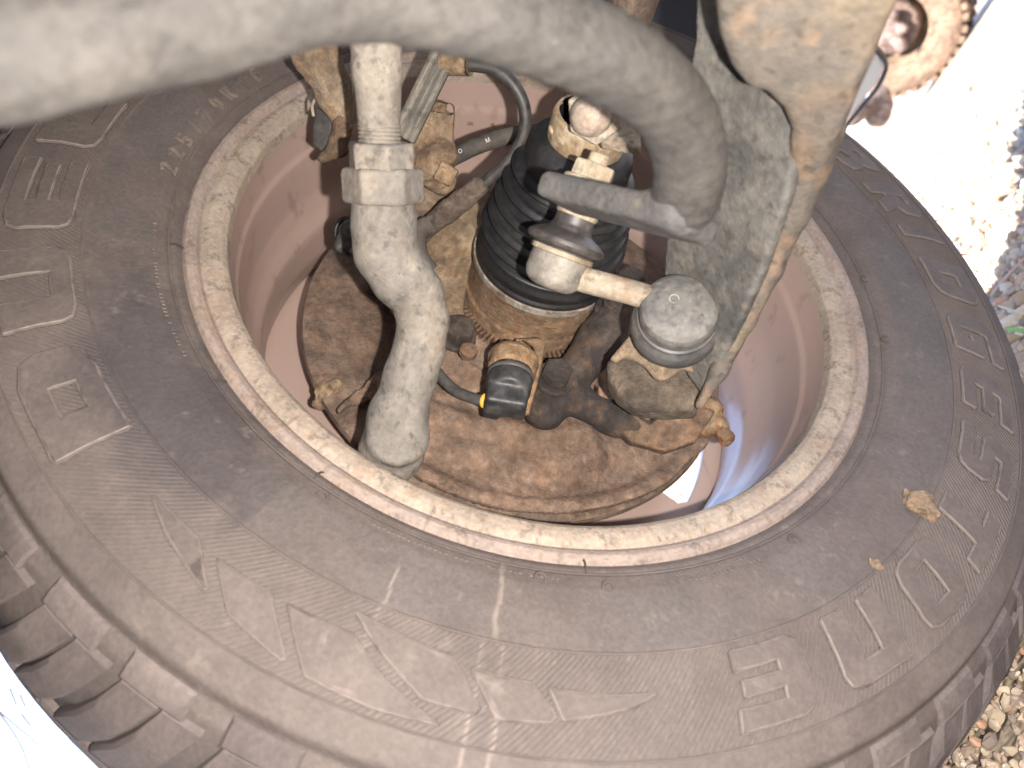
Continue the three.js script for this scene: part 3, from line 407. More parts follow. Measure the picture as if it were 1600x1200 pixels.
{ // domed bolt with a flange in front of the boot's small end, on a flat tab
  const a = at(918, 184, 0.372), b = at(950, 168, 0.41), bt = thing('pivot_bolt', 'dome headed dusty bolt on a tab in front of the small end of the boot', 'bolt', a);
  const dir = b.clone().sub(a).normalize();
  part('bolt_head', cast(rough(blend(0.002, ball(a.clone().addScaledVector(dir, 0.006), 0.0095), cyl(a.clone().addScaledVector(dir, 0.004), a.clone().addScaledVector(dir, 0.014), 0.0098, 0.002)), 0.0004, 200, 2), [a, b], 0.016, 0.0009, tone3([0.46, 0.36, 0.28], [0.55, 0.46, 0.37], [0.36, 0.27, 0.2], 120)), mDust, bt);
  const c1 = a.clone().addScaledVector(dir, 0.013), c2 = a.clone().addScaledVector(dir, 0.02);
  part('bolt_flange', cast(rough(hexa(c1, c2, 0.0152, 0.0015), 0.0004, 200, 2), [c1, c2], 0.018, 0.001, tone3([0.42, 0.34, 0.26], [0.52, 0.45, 0.36], [0.34, 0.26, 0.19], 110)), mDust, bt);
  const pl = plane3(at(930, 200, 0.4), at(1005, 190, 0.4), at(1000, 230, 0.388));
  const f = slab(pl, [[930, 195], [945, 150], [985, 175], [1000, 205], [1003, 232], [970, 226], [940, 222]], 0.005); part('tab', cast(rough(f, 0.0003, 200, 2), f.pts, 0.003, 0.001, tone3([0.38, 0.3, 0.22], [0.48, 0.4, 0.3], RUSTD, 90)), mDust, bt);
}

// ---------------------------------------------------------------- steering knuckle
{
  const kn = thing('steering_knuckle', 'dirty cast steering knuckle around the drive shaft cup', 'knuckle', V(0, WY, -0.06));
  const P = (x, y, t) => at(x, y, t), r = (px, t) => px * R2(t);
  const darkCast = tone3([0.055, 0.045, 0.042], [0.1, 0.08, 0.068], [0.17, 0.11, 0.07], 50), tanCast = tone3([0.33, 0.25, 0.16], [0.39, 0.315, 0.215], [0.22, 0.165, 0.12], 40), greyCast = tone3([0.2, 0.16, 0.13], [0.29, 0.23, 0.17], [0.12, 0.09, 0.07], 45);
  // hub carrier ring, left of the cup
  const ring = (p) => { const x = p.x, y = p.y - WY, q = Math.hypot(x, y), z = p.z + 0.067; const a = Math.abs(q - 0.0605) - 0.0075, b = Math.abs(z) - 0.009; return Math.min(Math.max(a, b), 0) + Math.hypot(Math.max(a, 0), Math.max(b, 0)) - 0.002; };
  part('hub_carrier', cast(rough(ring, 0.0009, 120, 3), [V(-0.072, WY - 0.072, -0.08), V(0.072, WY + 0.072, -0.052)], 0.004, 0.0014, greyCast), mRust, kn);
  // web running up to the brake mount: tan faces
  const t0 = 0.528, webs = slab(plane3(P(640, 470, 0.515), P(750, 450, 0.515), P(690, 290, 0.545)), [[560, 400], [600, 370], [640, 380], [650, 320], [690, 300], [745, 310], [760, 360], [735, 420], [722, 480], [735, 520], [690, 545], [640, 520], [590, 450]], 0.03, 0.003);
  part('mounting_web', cast(rough(webs, 0.0011, 90, 3), webs.pts, 0.004, 0.0014, tanCast), mRust, kn);
  const up = blend(0.006, caps(P(690, 300, 0.52), P(655, 365, 0.505), r(24, 0.52), r(20, 0.5)), caps(P(675, 300, 0.51), P(650, 310, 0.51), r(28, 0.51)));
  part('upper_boss', cast(rough(up, 0.0012, 130, 3), [P(700, 290, 0.52), P(645, 380, 0.5)], 0.016, 0.0012, tone3([0.24, 0.18, 0.13], [0.32, 0.25, 0.18], [0.12, 0.09, 0.07], 60)), mRust, kn);
  // dark lower arm with bolts
  const arm = blend(0.007, caps(P(852, 640, 0.47), P(850, 600, 0.475), r(33, 0.47), r(26, 0.47)), caps(P(870, 610, 0.475), P(960, 655, 0.468), r(27, 0.47), r(24, 0.47)), caps(P(960, 655, 0.468), P(1035, 688, 0.462), r(24, 0.468), r(17, 0.46)), caps(P(885, 600, 0.478), P(940, 530, 0.49), r(30, 0.48), r(34, 0.49)), caps(P(940, 530, 0.49), P(985, 440, 0.5), r(34, 0.49), r(24, 0.5)));
  part('lower_arm', cast(rough(arm, 0.0007, 110, 3), [P(830, 660, 0.47), P(1050, 700, 0.46), P(985, 420, 0.5), P(850, 590, 0.48)], 0.018, 0.0013, darkCast), mRust, kn);
  const rib = caps(P(965, 625, 0.462), P(1010, 600, 0.45), r(8, 0.46)); part('arm_rib', cast(rough(rib, 0.0004, 200, 2), [P(965, 625, 0.462), P(1010, 600, 0.45)], 0.006, 0.001, darkCast), mRust, kn);
  const foot = slab(plane3(P(960, 640, 0.463), P(1040, 650, 0.458), P(1000, 600, 0.466)), [[935, 600], [958, 628], [972, 640], [990, 628], [998, 612], [1000, 652], [1015, 662], [1060, 625], [1120, 640], [1085, 690], [1040, 705], [985, 690], [930, 640]], 0.012, 0.002);
  part('shield_bracket', cast(rough(foot, 0.0008, 150, 3), foot.pts, 0.003, 0.0012, tone3([0.27, 0.185, 0.125], [0.33, 0.215, 0.14], [0.15, 0.11, 0.085], 60)), mRust, kn);
  // bolts
  const bolt = (px, py, t, rr, color, h = 0.008, flange = 1.3, turn = 0) => { const c = P(px, py, t), d = V(0, 0, 1), b = c.clone().addScaledVector(d, -h), w = b.clone().addScaledVector(d, -0.0035); const bo = part('bolt', cast(rough(hexa(b, c, rr, 0.0009, turn), 0.00025, 260, 2), [b, c], rr + 0.002, 0.0009, color), mRust, kn); part('bolt_washer', cast(rough(cyl(w, b.clone().addScaledVector(d, 0.0006), rr * flange, 0.001), 0.0003, 200, 2), [b, w], rr * flange + 0.002, 0.001, color), mRust, bo); };
  bolt(873, 576, 0.458, 0.0095, tone3([0.05, 0.044, 0.042], [0.085, 0.072, 0.065], [0.12, 0.09, 0.07], 90), 0.009, 1.32, 0.3);
  bolt(720, 508, 0.49, 0.0105, tone3([0.075, 0.062, 0.055], [0.12, 0.1, 0.085], [0.17, 0.13, 0.1], 80), 0.011, 1.15, 0.1);
  bolt(958, 472, 0.485, 0.007, tone3(BLK, [0.08, 0.066, 0.06], [0.11, 0.085, 0.07], 90), 0.006, 1.5);
  { const c = P(733, 545, 0.485), b = c.clone().add(V(0, 0, -0.006)); part('rivet', cast(rough(blend(0.001, cyl(b, c, 0.0058, 0.0012), cyl(c, c.clone().add(V(0, 0, 0.0012)), 0.003, 0.0006)), 0.0004, 260, 2), [b, c], 0.008, 0.0009, tone3([0.3, 0.2, 0.13], [0.38, 0.28, 0.18], RUST, 150)), mRust, kn); }
}

// ---------------------------------------------------------------- brake caliper and hoses above
{
  const cal = thing('brake_caliper', 'crusted rusty brake caliper behind the steel strap', 'caliper', at(670, 230, 0.49));
  const P = (x, y, t) => at(x, y, t);
  const f = blend(0.006, brick(P(672, 215, 0.495), frame(rayOf(672, 215), toWorld(V(1, 0.1, 0))), 0.014, 0.022, 0.014, 0.004), ball(P(690, 245, 0.485), 0.01), ball(P(655, 195, 0.5), 0.013), caps(P(668, 260, 0.49), P(690, 285, 0.5), 0.012, 0.009));
  part('caliper_body', cast(rough(rough(f, 0.002, 70, 3), 0.0012, 240, 3, 5), [P(640, 170, 0.5), P(705, 290, 0.49)], 0.014, 0.0011, tone3([0.27, 0.2, 0.135], [0.37, 0.29, 0.2], [0.3, 0.18, 0.11], 70)), mRust, cal);
  const g = cast(rough(brick(P(697, 272, 0.482), frame(rayOf(697, 272)), 0.006, 0.006, 0.006, 0.001), 0.0008, 220, 3), [P(697, 272, 0.482)], 0.01, 0.001, tone3(SOIL, DUST, RUST, 120)); part('guide_pin', g, mRust, cal);
}
{
  const h = thing('brake_hose', 'thick black brake hose with white printed letters running behind the boot', 'hose', at(760, 220, 0.52));
  const g = tube([[at(672, 262, 0.515), 0.0058], [at(705, 247, 0.515), 0.0058], [at(750, 226, 0.515), 0.0058], [at(800, 212, 0.512), 0.0058], [at(850, 207, 0.51), 0.0058], [at(900, 215, 0.52), 0.0058]], 60, 20);
  paint(g, tone3([0.06, 0.054, 0.05], [0.11, 0.095, 0.08], [0.15, 0.125, 0.1], 50)); part('hose_tube', g, mTyre, h);
  const font = await new FontLoader().loadAsync('fonts/droid/droid_sans_regular.typeface.json');
  for (const [ch, px, py] of [['O', 719, 236], ['M', 762, 219]]) { const tg = new TextGeometry(ch, { font, size: 0.0028, depth: 0.0003, curveSegments: 3 }); tg.center(); tg.rotateZ(0.4); tg.applyQuaternion(camera.quaternion); const c = at(px, py, 0.5086); tg.translate(c.x, c.y, c.z); part('printed_letter', tg, plain(0.6, 0.57, 0.52), h); }
}
{
  const h = thing('sensor_hose', 'thin black hose looping down from the grey bar into a grey sleeve', 'hose', at(800, 200, 0.45));
  const g = tube([[at(690, 98, 0.445), 0.0045], [at(735, 100, 0.44), 0.0043], [at(775, 108, 0.438), 0.0041], [at(806, 138, 0.44), 0.0039], [at(820, 172, 0.445), 0.0037], [at(818, 210, 0.452), 0.0037], [at(797, 248, 0.46), 0.0037], [at(762, 282, 0.468), 0.0037], [at(735, 303, 0.472), 0.0037]], 90, 18);
  paint(g, tone3([0.028, 0.026, 0.026], [0.06, 0.054, 0.048], [0.1, 0.085, 0.07], 60)); part('hose_tube', g, mBoot, h);
  const sl = blend(0.002, caps(at(747, 293, 0.47), at(700, 330, 0.476), 0.0066, 0.007), caps(at(700, 330, 0.476), at(665, 358, 0.48), 0.007, 0.006));
  part('sleeve', cast(rough(sl, 0.0007, 160, 3), [at(755, 285, 0.47), at(655, 365, 0.48)], 0.009, 0.001, tone3([0.15, 0.12, 0.095], [0.23, 0.19, 0.15], [0.1, 0.08, 0.07], 70)), mRust, h);
  const tail = tube([[at(668, 352, 0.478), 0.0062], [at(655, 362, 0.475), 0.0064], [at(650, 385, 0.47), 0.0066], [at(658, 410, 0.468), 0.0068], [at(672, 425, 0.47), 0.006]], 40, 18); paint(tail, tone3([0.06, 0.052, 0.048], [0.11, 0.09, 0.075], [0.16, 0.13, 0.1], 60)); part('hose_tail', tail, mTyre, h);
  const cuff = tube([[at(690, 98, 0.445), 0.0072], [at(712, 98, 0.443), 0.0074], [at(735, 100, 0.44), 0.0068]], 16, 18); paint(cuff, tone3(SOIL, DUST, RUSTD, 80)); part('cuff', cuff, mRust, h);
}
{
  const a = at(765, -62, 0.428), b = at(630, 216, 0.452), ax = frame(b.clone().sub(a), toWorld(V(0.9, 0.43, 0.1))), st = thing('steel_strap', 'flat brushed grey steel strap slanting down behind the tie rod', 'strap', b);
  const f = brick(a.clone().lerp(b, 0.5), ax, 0.0074, 0.0022, a.distanceTo(b) / 2, 0.0008);
  const line = ax[0]; const g = cast(f, [a, b], 0.01, 0.0009, (p) => { const s = fbm(p.dot(line) * 1500, p.dot(ax[2]) * 18, 3, 3), q = nz(p, 60, 3, 5); return lerp3([0.1, 0.088, 0.072], [0.3, 0.26, 0.2], step(0.32, 0.68, s * 0.7 + q * 0.3)); }); part('strap_bar', g, mMetal, st);
}
{ // bracket coming down from above, left of the tie rod
  const P = at, br = thing('hose_bracket', 'rusty tan bracket hanging beside the tie rod with a black rubber pad', 'bracket', P(510, 180, 0.45));
  const f = slab(plane3(P(470, 100, 0.43), P(540, 100, 0.43), P(520, 200, 0.448)), [[330, -150], [500, -150], [530, 45], [530, 92], [544, 130], [549, 195], [542, 206], [520, 194], [498, 170], [487, 140], [462, 108]], 0.012, 0.003);
  const ridge = caps(P(478, 60, 0.425), P(520, 165, 0.443), 0.0075, 0.004);
  part('bracket_arm', cast(rough(blend(0.005, f, ridge), 0.0011, 120, 3), f.pts, 0.006, 0.0013, tone3([0.27, 0.215, 0.15], [0.35, 0.29, 0.21], [0.3, 0.2, 0.125], 45)), mRust, br);
  const low = blend(0.004, caps(P(536, 196, 0.45), P(528, 232, 0.455), 0.0065, 0.0055), caps(P(528, 232, 0.455), P(503, 248, 0.455), 0.0045, 0.003));
  part('bracket_tip', cast(rough(low, 0.0016, 170, 3), [P(540, 190, 0.45), P(498, 252, 0.455)], 0.01, 0.001, tone3([0.2, 0.14, 0.09], [0.3, 0.23, 0.15], [0.08, 0.06, 0.05], 120)), mRust, br);
  const pad = slab(plane3(P(490, 175, 0.455), P(520, 180, 0.45), P(495, 230, 0.458)), [[492, 168], [515, 176], [522, 190], [516, 215], [500, 236], [487, 226], [487, 200]], 0.009, 0.0015);
  part('rubber_pad', cast(pad, pad.pts, 0.003, 0.001, tone3([0.05, 0.047, 0.046], [0.085, 0.078, 0.072], [0.12, 0.1, 0.085], 70)), mTyre, br);
  const wire = tube([[P(496, 150, 0.452), 0.001], [P(488, 164, 0.456), 0.001], [P(490, 182, 0.458), 0.001]], 12, 6); paint(wire, () => [0.4, 0.33, 0.24]); part('wire_clip', wire, mDust, br);
}
{ // cable loop and tag on the left of the tie rod
  const P = at, cb = thing('cable_tie', 'black cable tie loop with a pale tag behind the tie rod', 'cable tie', P(545, 365, 0.48));
  const lp = tube([[P(560, 345, 0.475), 0.0016], [P(535, 343, 0.475), 0.0016], [P(524, 360, 0.475), 0.0016], [P(530, 383, 0.475), 0.0016], [P(548, 400, 0.475), 0.0016]], 30, 8); paint(lp, () => [0.015, 0.015, 0.016]); part('loop', lp, mBoot, cb);
  const f = slab(plane3(P(530, 350, 0.482), P(545, 350, 0.482), P(535, 375, 0.482)), [[530, 368], [531, 352], [543, 346], [548, 352], [536, 374]], 0.002, 0.0006); part('tag', cast(f, f.pts, 0.002, 0.0007, () => [0.5, 0.43, 0.32]), mDust, cb);
  const c2 = caps(P(547, 358, 0.462), P(536, 382, 0.466), 0.0055, 0.0052); part('sleeve', cast(rough(c2, 0.0004, 200, 2), [P(547, 358, 0.462), P(536, 382, 0.466)], 0.008, 0.0009, tone3([0.05, 0.046, 0.046], [0.09, 0.082, 0.078], [0.2, 0.18, 0.16], 110)), mTyre, cb);
}

// ---------------------------------------------------------------- wheel speed sensor
{
  const P = at, se = thing('speed_sensor', 'black wheel speed sensor plug on a rusty slotted bracket', 'sensor', P(800, 600, 0.455));
  const pl = plane3(P(800, 560, 0.468), P(840, 560, 0.466), P(820, 640, 0.452));
  const f = slab(pl, [[792, 542], [806, 528], [845, 527], [852, 536], [846, 570], [836, 610], [826, 645], [810, 648], [762, 610], [752, 640], [756, 600], [772, 560]], 0.004, 0.001, [[[790, 544], [800, 533], [818, 530], [832, 540], [837, 556], [832, 562], [820, 551], [802, 548]]]);
  part('bracket', cast(rough(f, 0.0005, 160, 3), f.pts, 0.003, 0.0009, tone3([0.38, 0.27, 0.16], [0.46, 0.34, 0.2], [0.4, 0.19, 0.08], 70)), mRust, se);
  const sb = blend(0.002, cyl(P(806, 556, 0.456), P(798, 585, 0.448), 0.0145, 0.003), cyl(P(803, 560, 0.46), P(800, 570, 0.456), 0.0155, 0.003));
  part('sensor_collar', cast(rough(sb, 0.0005, 160, 3), [P(810, 540, 0.46), P(795, 590, 0.446)], 0.018, 0.001, tone3([0.36, 0.26, 0.15], [0.45, 0.33, 0.2], [0.38, 0.18, 0.08], 80)), mRust, se);
  const ax = frame(P(790, 640, 0.432).sub(P(800, 585, 0.446)), toWorld(V(1, 0.15, 0)));
  const plug = blend(0.003, cyl(P(799, 578, 0.446), P(794, 612, 0.438), 0.0128, 0.002), brick(P(793, 617, 0.437), ax, 0.0118, 0.0088, 0.011, 0.0025), brick(P(770, 632, 0.437), ax, 0.004, 0.006, 0.0065, 0.001));
  const plugP = part('plug', cast(rough(plug, 0.0003, 200, 2), [P(810, 565, 0.446), P(765, 650, 0.432), P(825, 650, 0.435)], 0.012, 0.0009, tone3([0.03, 0.029, 0.03], [0.055, 0.052, 0.052], [0.1, 0.095, 0.09], 90)), mBoot, se);
  { const c = turned([[0.0131, -0.0012], [0.0137, -0.0008], [0.0137, 0.0008], [0.0131, 0.0012]], V(0, 0, 0), 64, 1, 0), q = new THREE.Quaternion().setFromUnitVectors(V(0, 0, 1), ax[2]); c.applyQuaternion(q); const o = P(798, 588, 0.4432); c.translate(o.x, o.y, o.z); paint(c, () => [0.12, 0.11, 0.1]); part('plug_ridge', c, mBoot, plugP); }
  const s1 = P(765, 628, 0.437), s2 = P(751, 625, 0.439);
  part('orange_seal', cast(cyl(P(760, 627, 0.4375), P(754, 626, 0.4385), 0.0043, 0.0008), [s1, s2], 0.006, 0.0006, () => [0.75, 0.36, 0.05]), plain(1, 1, 1, 0.6, { vertexColors: true }), se);
  const cable = tube([[P(757, 627, 0.438), 0.0033], [P(735, 621, 0.442), 0.0033], [P(710, 609, 0.45), 0.0033], [P(690, 590, 0.456), 0.0033], [P(672, 565, 0.47), 0.0033], [P(650, 530, 0.49), 0.0033]], 50, 14); paint(cable, tone3([0.06, 0.058, 0.058], [0.095, 0.09, 0.085], [0.13, 0.115, 0.1], 70)); part('cable', cable, mBoot, se);
}

// ---------------------------------------------------------------- tie rod
{
  const P = at, r = (w, t) => w / 2 * R2(t), tr = thing('tie_rod', 'pale dusty tie rod with lock nut and bent rod end', 'tie rod', P(612, 700, 0.405));
  const beige = (p) => { const a = nz(p, 30, 5, 14), b = nz(p, 110, 4, 3), c = nz(p, 320, 3, 60), w = nz(p, 24, 4, 77), d = nz(p, 130, 4, 55), e = nz(p, 240, 3, 29); let k = lerp3([0.265, 0.228, 0.186], [0.32, 0.28, 0.23], step(0.25, 0.75, a)); k = lerp3(k, [0.2, 0.176, 0.152], 0.4 * step(0.52, 0.74, b)); k = lerp3(k, [0.16, 0.148, 0.138], 0.5 * step(0.53, 0.62, w + 0.12 * (d - 0.5))); k = lerp3(k, [0.34, 0.22, 0.15], 0.3 * step(0.66, 0.74, d)); k = lerp3(k, [0.12, 0.11, 0.1], 0.6 * step(0.7, 0.75, e)); return k.map((x) => x * (0.88 + 0.24 * c)); };
  const rod = chain([[P(575, -560, 0.272), r(80, 0.325)], [P(585, -60, 0.325), r(80, 0.325)], [P(587, 60, 0.338), r(78, 0.338)], [P(589, 110, 0.343), r(76, 0.343)], [P(591, 150, 0.348), r(66, 0.348)], [P(592, 180, 0.351), r(63, 0.351)], [P(593, 230, 0.356), r(62, 0.356)]], 0.003);
  part('rod', cast(rough(rod, 0.0004, 90, 3), [P(575, -560, 0.272), P(585, -60, 0.325), P(593, 240, 0.356)], 0.014, 0.0012, beige), mDust, tr);
  { const a = P(592.5, 196, 0.353), b = P(594, 240, 0.357), d = b.clone().sub(a), q = new THREE.Quaternion().setFromUnitVectors(V(0, 1, 0), d.clone().normalize()); for (let i = 0; i < 8; i++) { const g = new THREE.TorusGeometry(r(62, 0.355), 0.0009, 6, 40); g.rotateX(Math.PI / 2 + 0.05); g.applyQuaternion(q); const o = a.clone().addScaledVector(d, i / 7); g.translate(o.x, o.y, o.z); paint(g, beige); part('thread', boxUV(g.toNonIndexed()), mDust, tr); } }
  const n1 = P(595, 222, 0.356), n2 = P(597, 288, 0.363), n3 = P(597.5, 262, 0.361), n4 = P(599, 318, 0.366);
  part('lock_nut', cast(rough(hexa(n1, n2, r(106, 0.36), 0.0016, 0.25), 0.0004, 120, 3), [n1, n2], 0.02, 0.0011, (p) => { const k = beige(p), a = nz(p, 120, 3, 4); return lerp3(k, [0.5, 0.36, 0.29], 0.3 * step(0.6, 0.7, a)); }), mDust, tr);
  part('clamp_collar', cast(rough(hexa(n3, n4, r(129, 0.363), 0.0022, 0.55), 0.0004, 120, 3), [n3, n4], 0.024, 0.0012, beige), mDust, tr);
  const endUp = chain([[P(598, 300, 0.364), r(98, 0.364)], [P(600, 350, 0.37), r(98, 0.37)], [P(603, 395, 0.376), r(96, 0.376)], [P(628, 432, 0.383), r(94, 0.383)], [P(650, 462, 0.389), r(84, 0.389)]], 0.004);
  part('rod_end_sleeve', cast(rough(endUp, 0.0005, 90, 3), [P(598, 300, 0.364), P(652, 465, 0.389)], 0.02, 0.0012, beige), mDust, tr);
  const endLow = blend(0.006, chain([[P(650, 458, 0.389), r(88, 0.389)], [P(661, 500, 0.395), r(74, 0.395)], [P(655, 545, 0.399), r(72, 0.399)], [P(640, 590, 0.402), r(76, 0.402)], [P(622, 650, 0.405), r(88, 0.405)], [P(612, 705, 0.408), r(104, 0.408)]], 0.006), caps(P(634, 676, 0.397), P(606, 702, 0.4), r(58, 0.4), r(50, 0.4)), (p) => { const c = P(622, 686, 0.396), q = p.clone().sub(c), e = q.dot(V(0, 0, 1)); return Math.hypot(Math.hypot(q.x, q.y, q.z - e) - 0.0125, e) - 0.0028; });
  part('rod_end_arm', cast(rough(endLow, 0.0006, 80, 3), [P(650, 455, 0.389), P(608, 712, 0.408), P(690, 520, 0.395)], 0.022, 0.0012, beige), mDust, tr);
}

// ---------------------------------------------------------------- stabiliser bar
{
  const P = at, sb = thing('stabilizer_bar', 'thick grey stabilizer bar curving over the wheel to a flattened end', 'stabilizer bar', P(1070, 240, 0.27));
  const r = 0.0128, pts = [[-260, 130, 0.135], [-120, 95, 0.14], [0, 78, 0.146], [150, 52, 0.156], [300, 22, 0.166], [430, -8, 0.176], [560, -22, 0.187], [680, -5, 0.197], [790, 25, 0.208], [880, 58, 0.219], [960, 95, 0.23], [1020, 138, 0.242], [1062, 190, 0.256], [1076, 240, 0.267], [1076, 280, 0.276], [1068, 312, 0.284]].map(([x, y, t]) => P(x, y, t));
  { const d = pts[0].clone().sub(pts[2]).normalize(); pts.unshift(pts[0].clone().addScaledVector(d, 0.45)); }
  const cv = new THREE.CatmullRomCurve3(pts, false, 'centripetal').getPoints(48);
  const greyBar = (p) => { const a = nz(p, 34, 5, 5), b = nz(p, 120, 4, 8), c = nz(p, 380, 3, 2); let k = lerp3([0.043, 0.038, 0.034], [0.06, 0.054, 0.048], step(0.25, 0.75, a)); k = lerp3(k, [0.022, 0.021, 0.02], 0.35 * step(0.66, 0.74, nz(p, 160, 4, 19))); k = lerp3(k, [0.082, 0.072, 0.061], 0.45 * step(0.5, 0.78, b)); k = lerp3(k, [0.042, 0.04, 0.04], 0.25 * step(0.54, 0.74, nz(p, 60, 4, 33))); return k.map((x) => x * (0.82 + 0.36 * c)); };
  const bar = chain(cv.map((p) => [p, r]), 0.001);
  const q0 = P(1070, 346, 0.288), q1 = P(888, 304, 0.333), dir = q1.clone().sub(q0), ax = frame(dir, toWorld(V(0.36, -0.93, -0.15)));
  const tongue = brick(q0.clone().lerp(q1, 0.5).addScaledVector(ax[1], 0), ax, 0.0056, 0.015, dir.length() / 2 + 0.006, 0.0035);
  const bends = (p) => { const d = bar(p); if (Math.abs(d) > 0.004) return d; const s = Math.sin((p.y * 0.7 + p.z) * 900) * nz(p, 60, 2, 71); return d - 0.0005 * s; };
  // the bar in two pieces of one casting: round bar, flattened end
  part('round_bar', cast(rough(bends, 0.0007, 70, 4), cv, 0.016, 0.0017, greyBar), mDust, sb);
  part('flattened_end', cast(rough(blend(0.008, tongue, caps(cv[43], cv[48], r * 0.98, r * 0.8)), 0.0005, 90, 3), [q0, q1, cv[43], cv[48]], 0.02, 0.0012, (p) => { const k = greyBar(p), b = nz(p, 70, 4, 91); return lerp3([k[0] * 2, k[1] * 2.1, k[2] * 2.25], [0.3, 0.24, 0.16], 0.4 * step(0.6, 0.75, b)); }), mDust, sb);
}
// ---------------------------------------------------------------- stabiliser link
let LINKZ = 0.085;
{
  const P = at, base = P(872, 412, 0.372), ln = thing('stabilizer_link', 'short stabilizer link with round grey ball caps, bolted to the flattened bar end', 'stabilizer link', base);
  const aL = toWorld(V(0.36, -0.93, -0.2)).normalize(), axis = (h) => base.clone().addScaledVector(aL, h), qL = new THREE.Quaternion().setFromUnitVectors(V(0, 0, 1), aL), onAxis = (g) => { g.applyQuaternion(qL); g.translate(base.x, base.y, base.z); return g; };
  const tan = tone3([0.36, 0.295, 0.205], [0.45, 0.385, 0.28], [0.29, 0.2, 0.13], 80), cap = (p) => { const a = nz(p, 60, 5, 3), b = nz(p, 170, 4, 12), c = nz(p, 420, 2, 5); let k = lerp3([0.145, 0.135, 0.122], [0.195, 0.183, 0.167], step(0.3, 0.7, a)); k = lerp3(k, [0.095, 0.095, 0.098], 0.6 * step(0.5, 0.7, b)); return k.map((x) => x * (0.85 + 0.3 * c)); };
  part('nut_flange', cast(rough(cyl(axis(0.034), axis(0.042), 0.0128, 0.0016), 0.0002, 200, 3), [axis(0.034), axis(0.042)], 0.016, 0.0006, tan), mDust, ln);
  part('nut', cast(rough(hexa(axis(0.04), axis(0.0495), 0.0108, 0.0008, 0.4), 0.00015, 200, 3), [axis(0.04), axis(0.0495)], 0.014, 0.0006, tan), mDust, ln);
  part('stud', cast(rough(cyl(axis(0.047), axis(0.0545), 0.005, 0.0008), 0.0002, 240, 3), [axis(0.047), axis(0.0545)], 0.008, 0.0006, tone3([0.4, 0.32, 0.22], [0.45, 0.38, 0.27], [0.38, 0.2, 0.1], 120)), mDust, ln);
  const wsh = onAxis(turned([[0.004, 0.0262], [0.0102, 0.0262], [0.0104, 0.0248], [0.0098, 0.0236]], V(0, 0, 0), 60, 2, 0.5)); paint(wsh, tan); part('washer', wsh, mDust, ln);
  const bt = onAxis(turned([[0.0096, 0.0245], [0.0096, 0.0195], [0.0112, 0.0165], [0.0165, 0.0138], [0.0192, 0.0118], [0.0196, 0.0098], [0.0184, 0.0082], [0.0152, 0.0072], [0.0148, 0.005]], V(0, 0, 0), 90, 5, 0)); paint(bt, tone3([0.05, 0.045, 0.044], [0.085, 0.075, 0.07], [0.12, 0.1, 0.088], 60)); part('ball_boot', boxUV(bt), mBoot, ln);
  const hs = blend(0.003, cyl(axis(0.006), axis(-0.001), 0.0142, 0.0012), cyl(axis(0.003), axis(-0.0125), 0.0145, 0.008));
  const housing = part('ball_housing', cast(rough(hs, 0.0003, 120, 3), [axis(0.008), axis(-0.014)], 0.02, 0.0009, tone3([0.26, 0.228, 0.19], [0.32, 0.285, 0.24], [0.2, 0.183, 0.165], 60)), mMetal, ln);
  { const g = onAxis(turned([[0.0142, 0.0068], [0.0158, 0.0064], [0.0158, 0.0042], [0.0142, 0.0038]], V(0, 0, 0), 80, 1, 0.5)); paint(g, tan); part('crimp_ring', g, mMetal, housing); }
  const c2 = onZ(1063, 478, LINKZ + 0.004);
  const A = axis(-0.004), B = A.clone().lerp(c2.clone().addScaledVector(rayOf(1063, 478).normalize(), 0.009), 0.9);
  part('link_rod', cast(rough(blend(0.003, caps(A, B, 0.0064, 0.0058)), 0.0005, 110, 3), [A, B], 0.01, 0.0011, tone3([0.33, 0.27, 0.2], [0.42, 0.35, 0.26], [0.3, 0.17, 0.1], 60)), mDust, ln);
  const b2 = V(0, 0, 0), zt = 0, capDir = rayOf(1063, 478).normalize().negate().multiplyScalar(0.9).add(toWorld(V(0.12, -0.42, 0))).normalize(), capQ = new THREE.Quaternion().setFromUnitVectors(V(0, 0, 1), capDir), onCap = (g) => { g.applyQuaternion(capQ); g.translate(c2.x, c2.y, c2.z); return g; };
  const cp = turned([[0.0001, zt + 0.0018], [0.0045, zt + 0.0017], [0.0112, zt + 0.001], [0.0158, zt - 0.0004], [0.0179, zt - 0.0022], [0.0187, zt - 0.005], [0.0187, zt - 0.0105], [0.0176, zt - 0.012]], b2, 110, 6, 0); onCap(cp); paint(cp, cap); const capP = part('ball_cap', boxUV(cp), mMetal, ln);
  { const g = new THREE.TorusGeometry(0.0022, 0.0004, 6, 24); g.translate(0.001, 0.004, 0.0014); onCap(g); paint(g, () => [0.4, 0.39, 0.37]); part('cap_mark', boxUV(g.toNonIndexed()), mMetal, capP); }
  const sl = turned([[0.0176, zt - 0.0116], [0.0194, zt - 0.0122], [0.0196, zt - 0.0136], [0.0215, zt - 0.0165], [0.0222, zt - 0.0205], [0.0213, zt - 0.026], [0.019, zt - 0.0285], [0.012, zt - 0.029]], b2, 110, 4, 0); onCap(sl); paint(sl, tone3([0.075, 0.072, 0.072], [0.11, 0.105, 0.1], [0.14, 0.12, 0.105], 60)); part('seal_boot', sl, mBoot, ln);
}
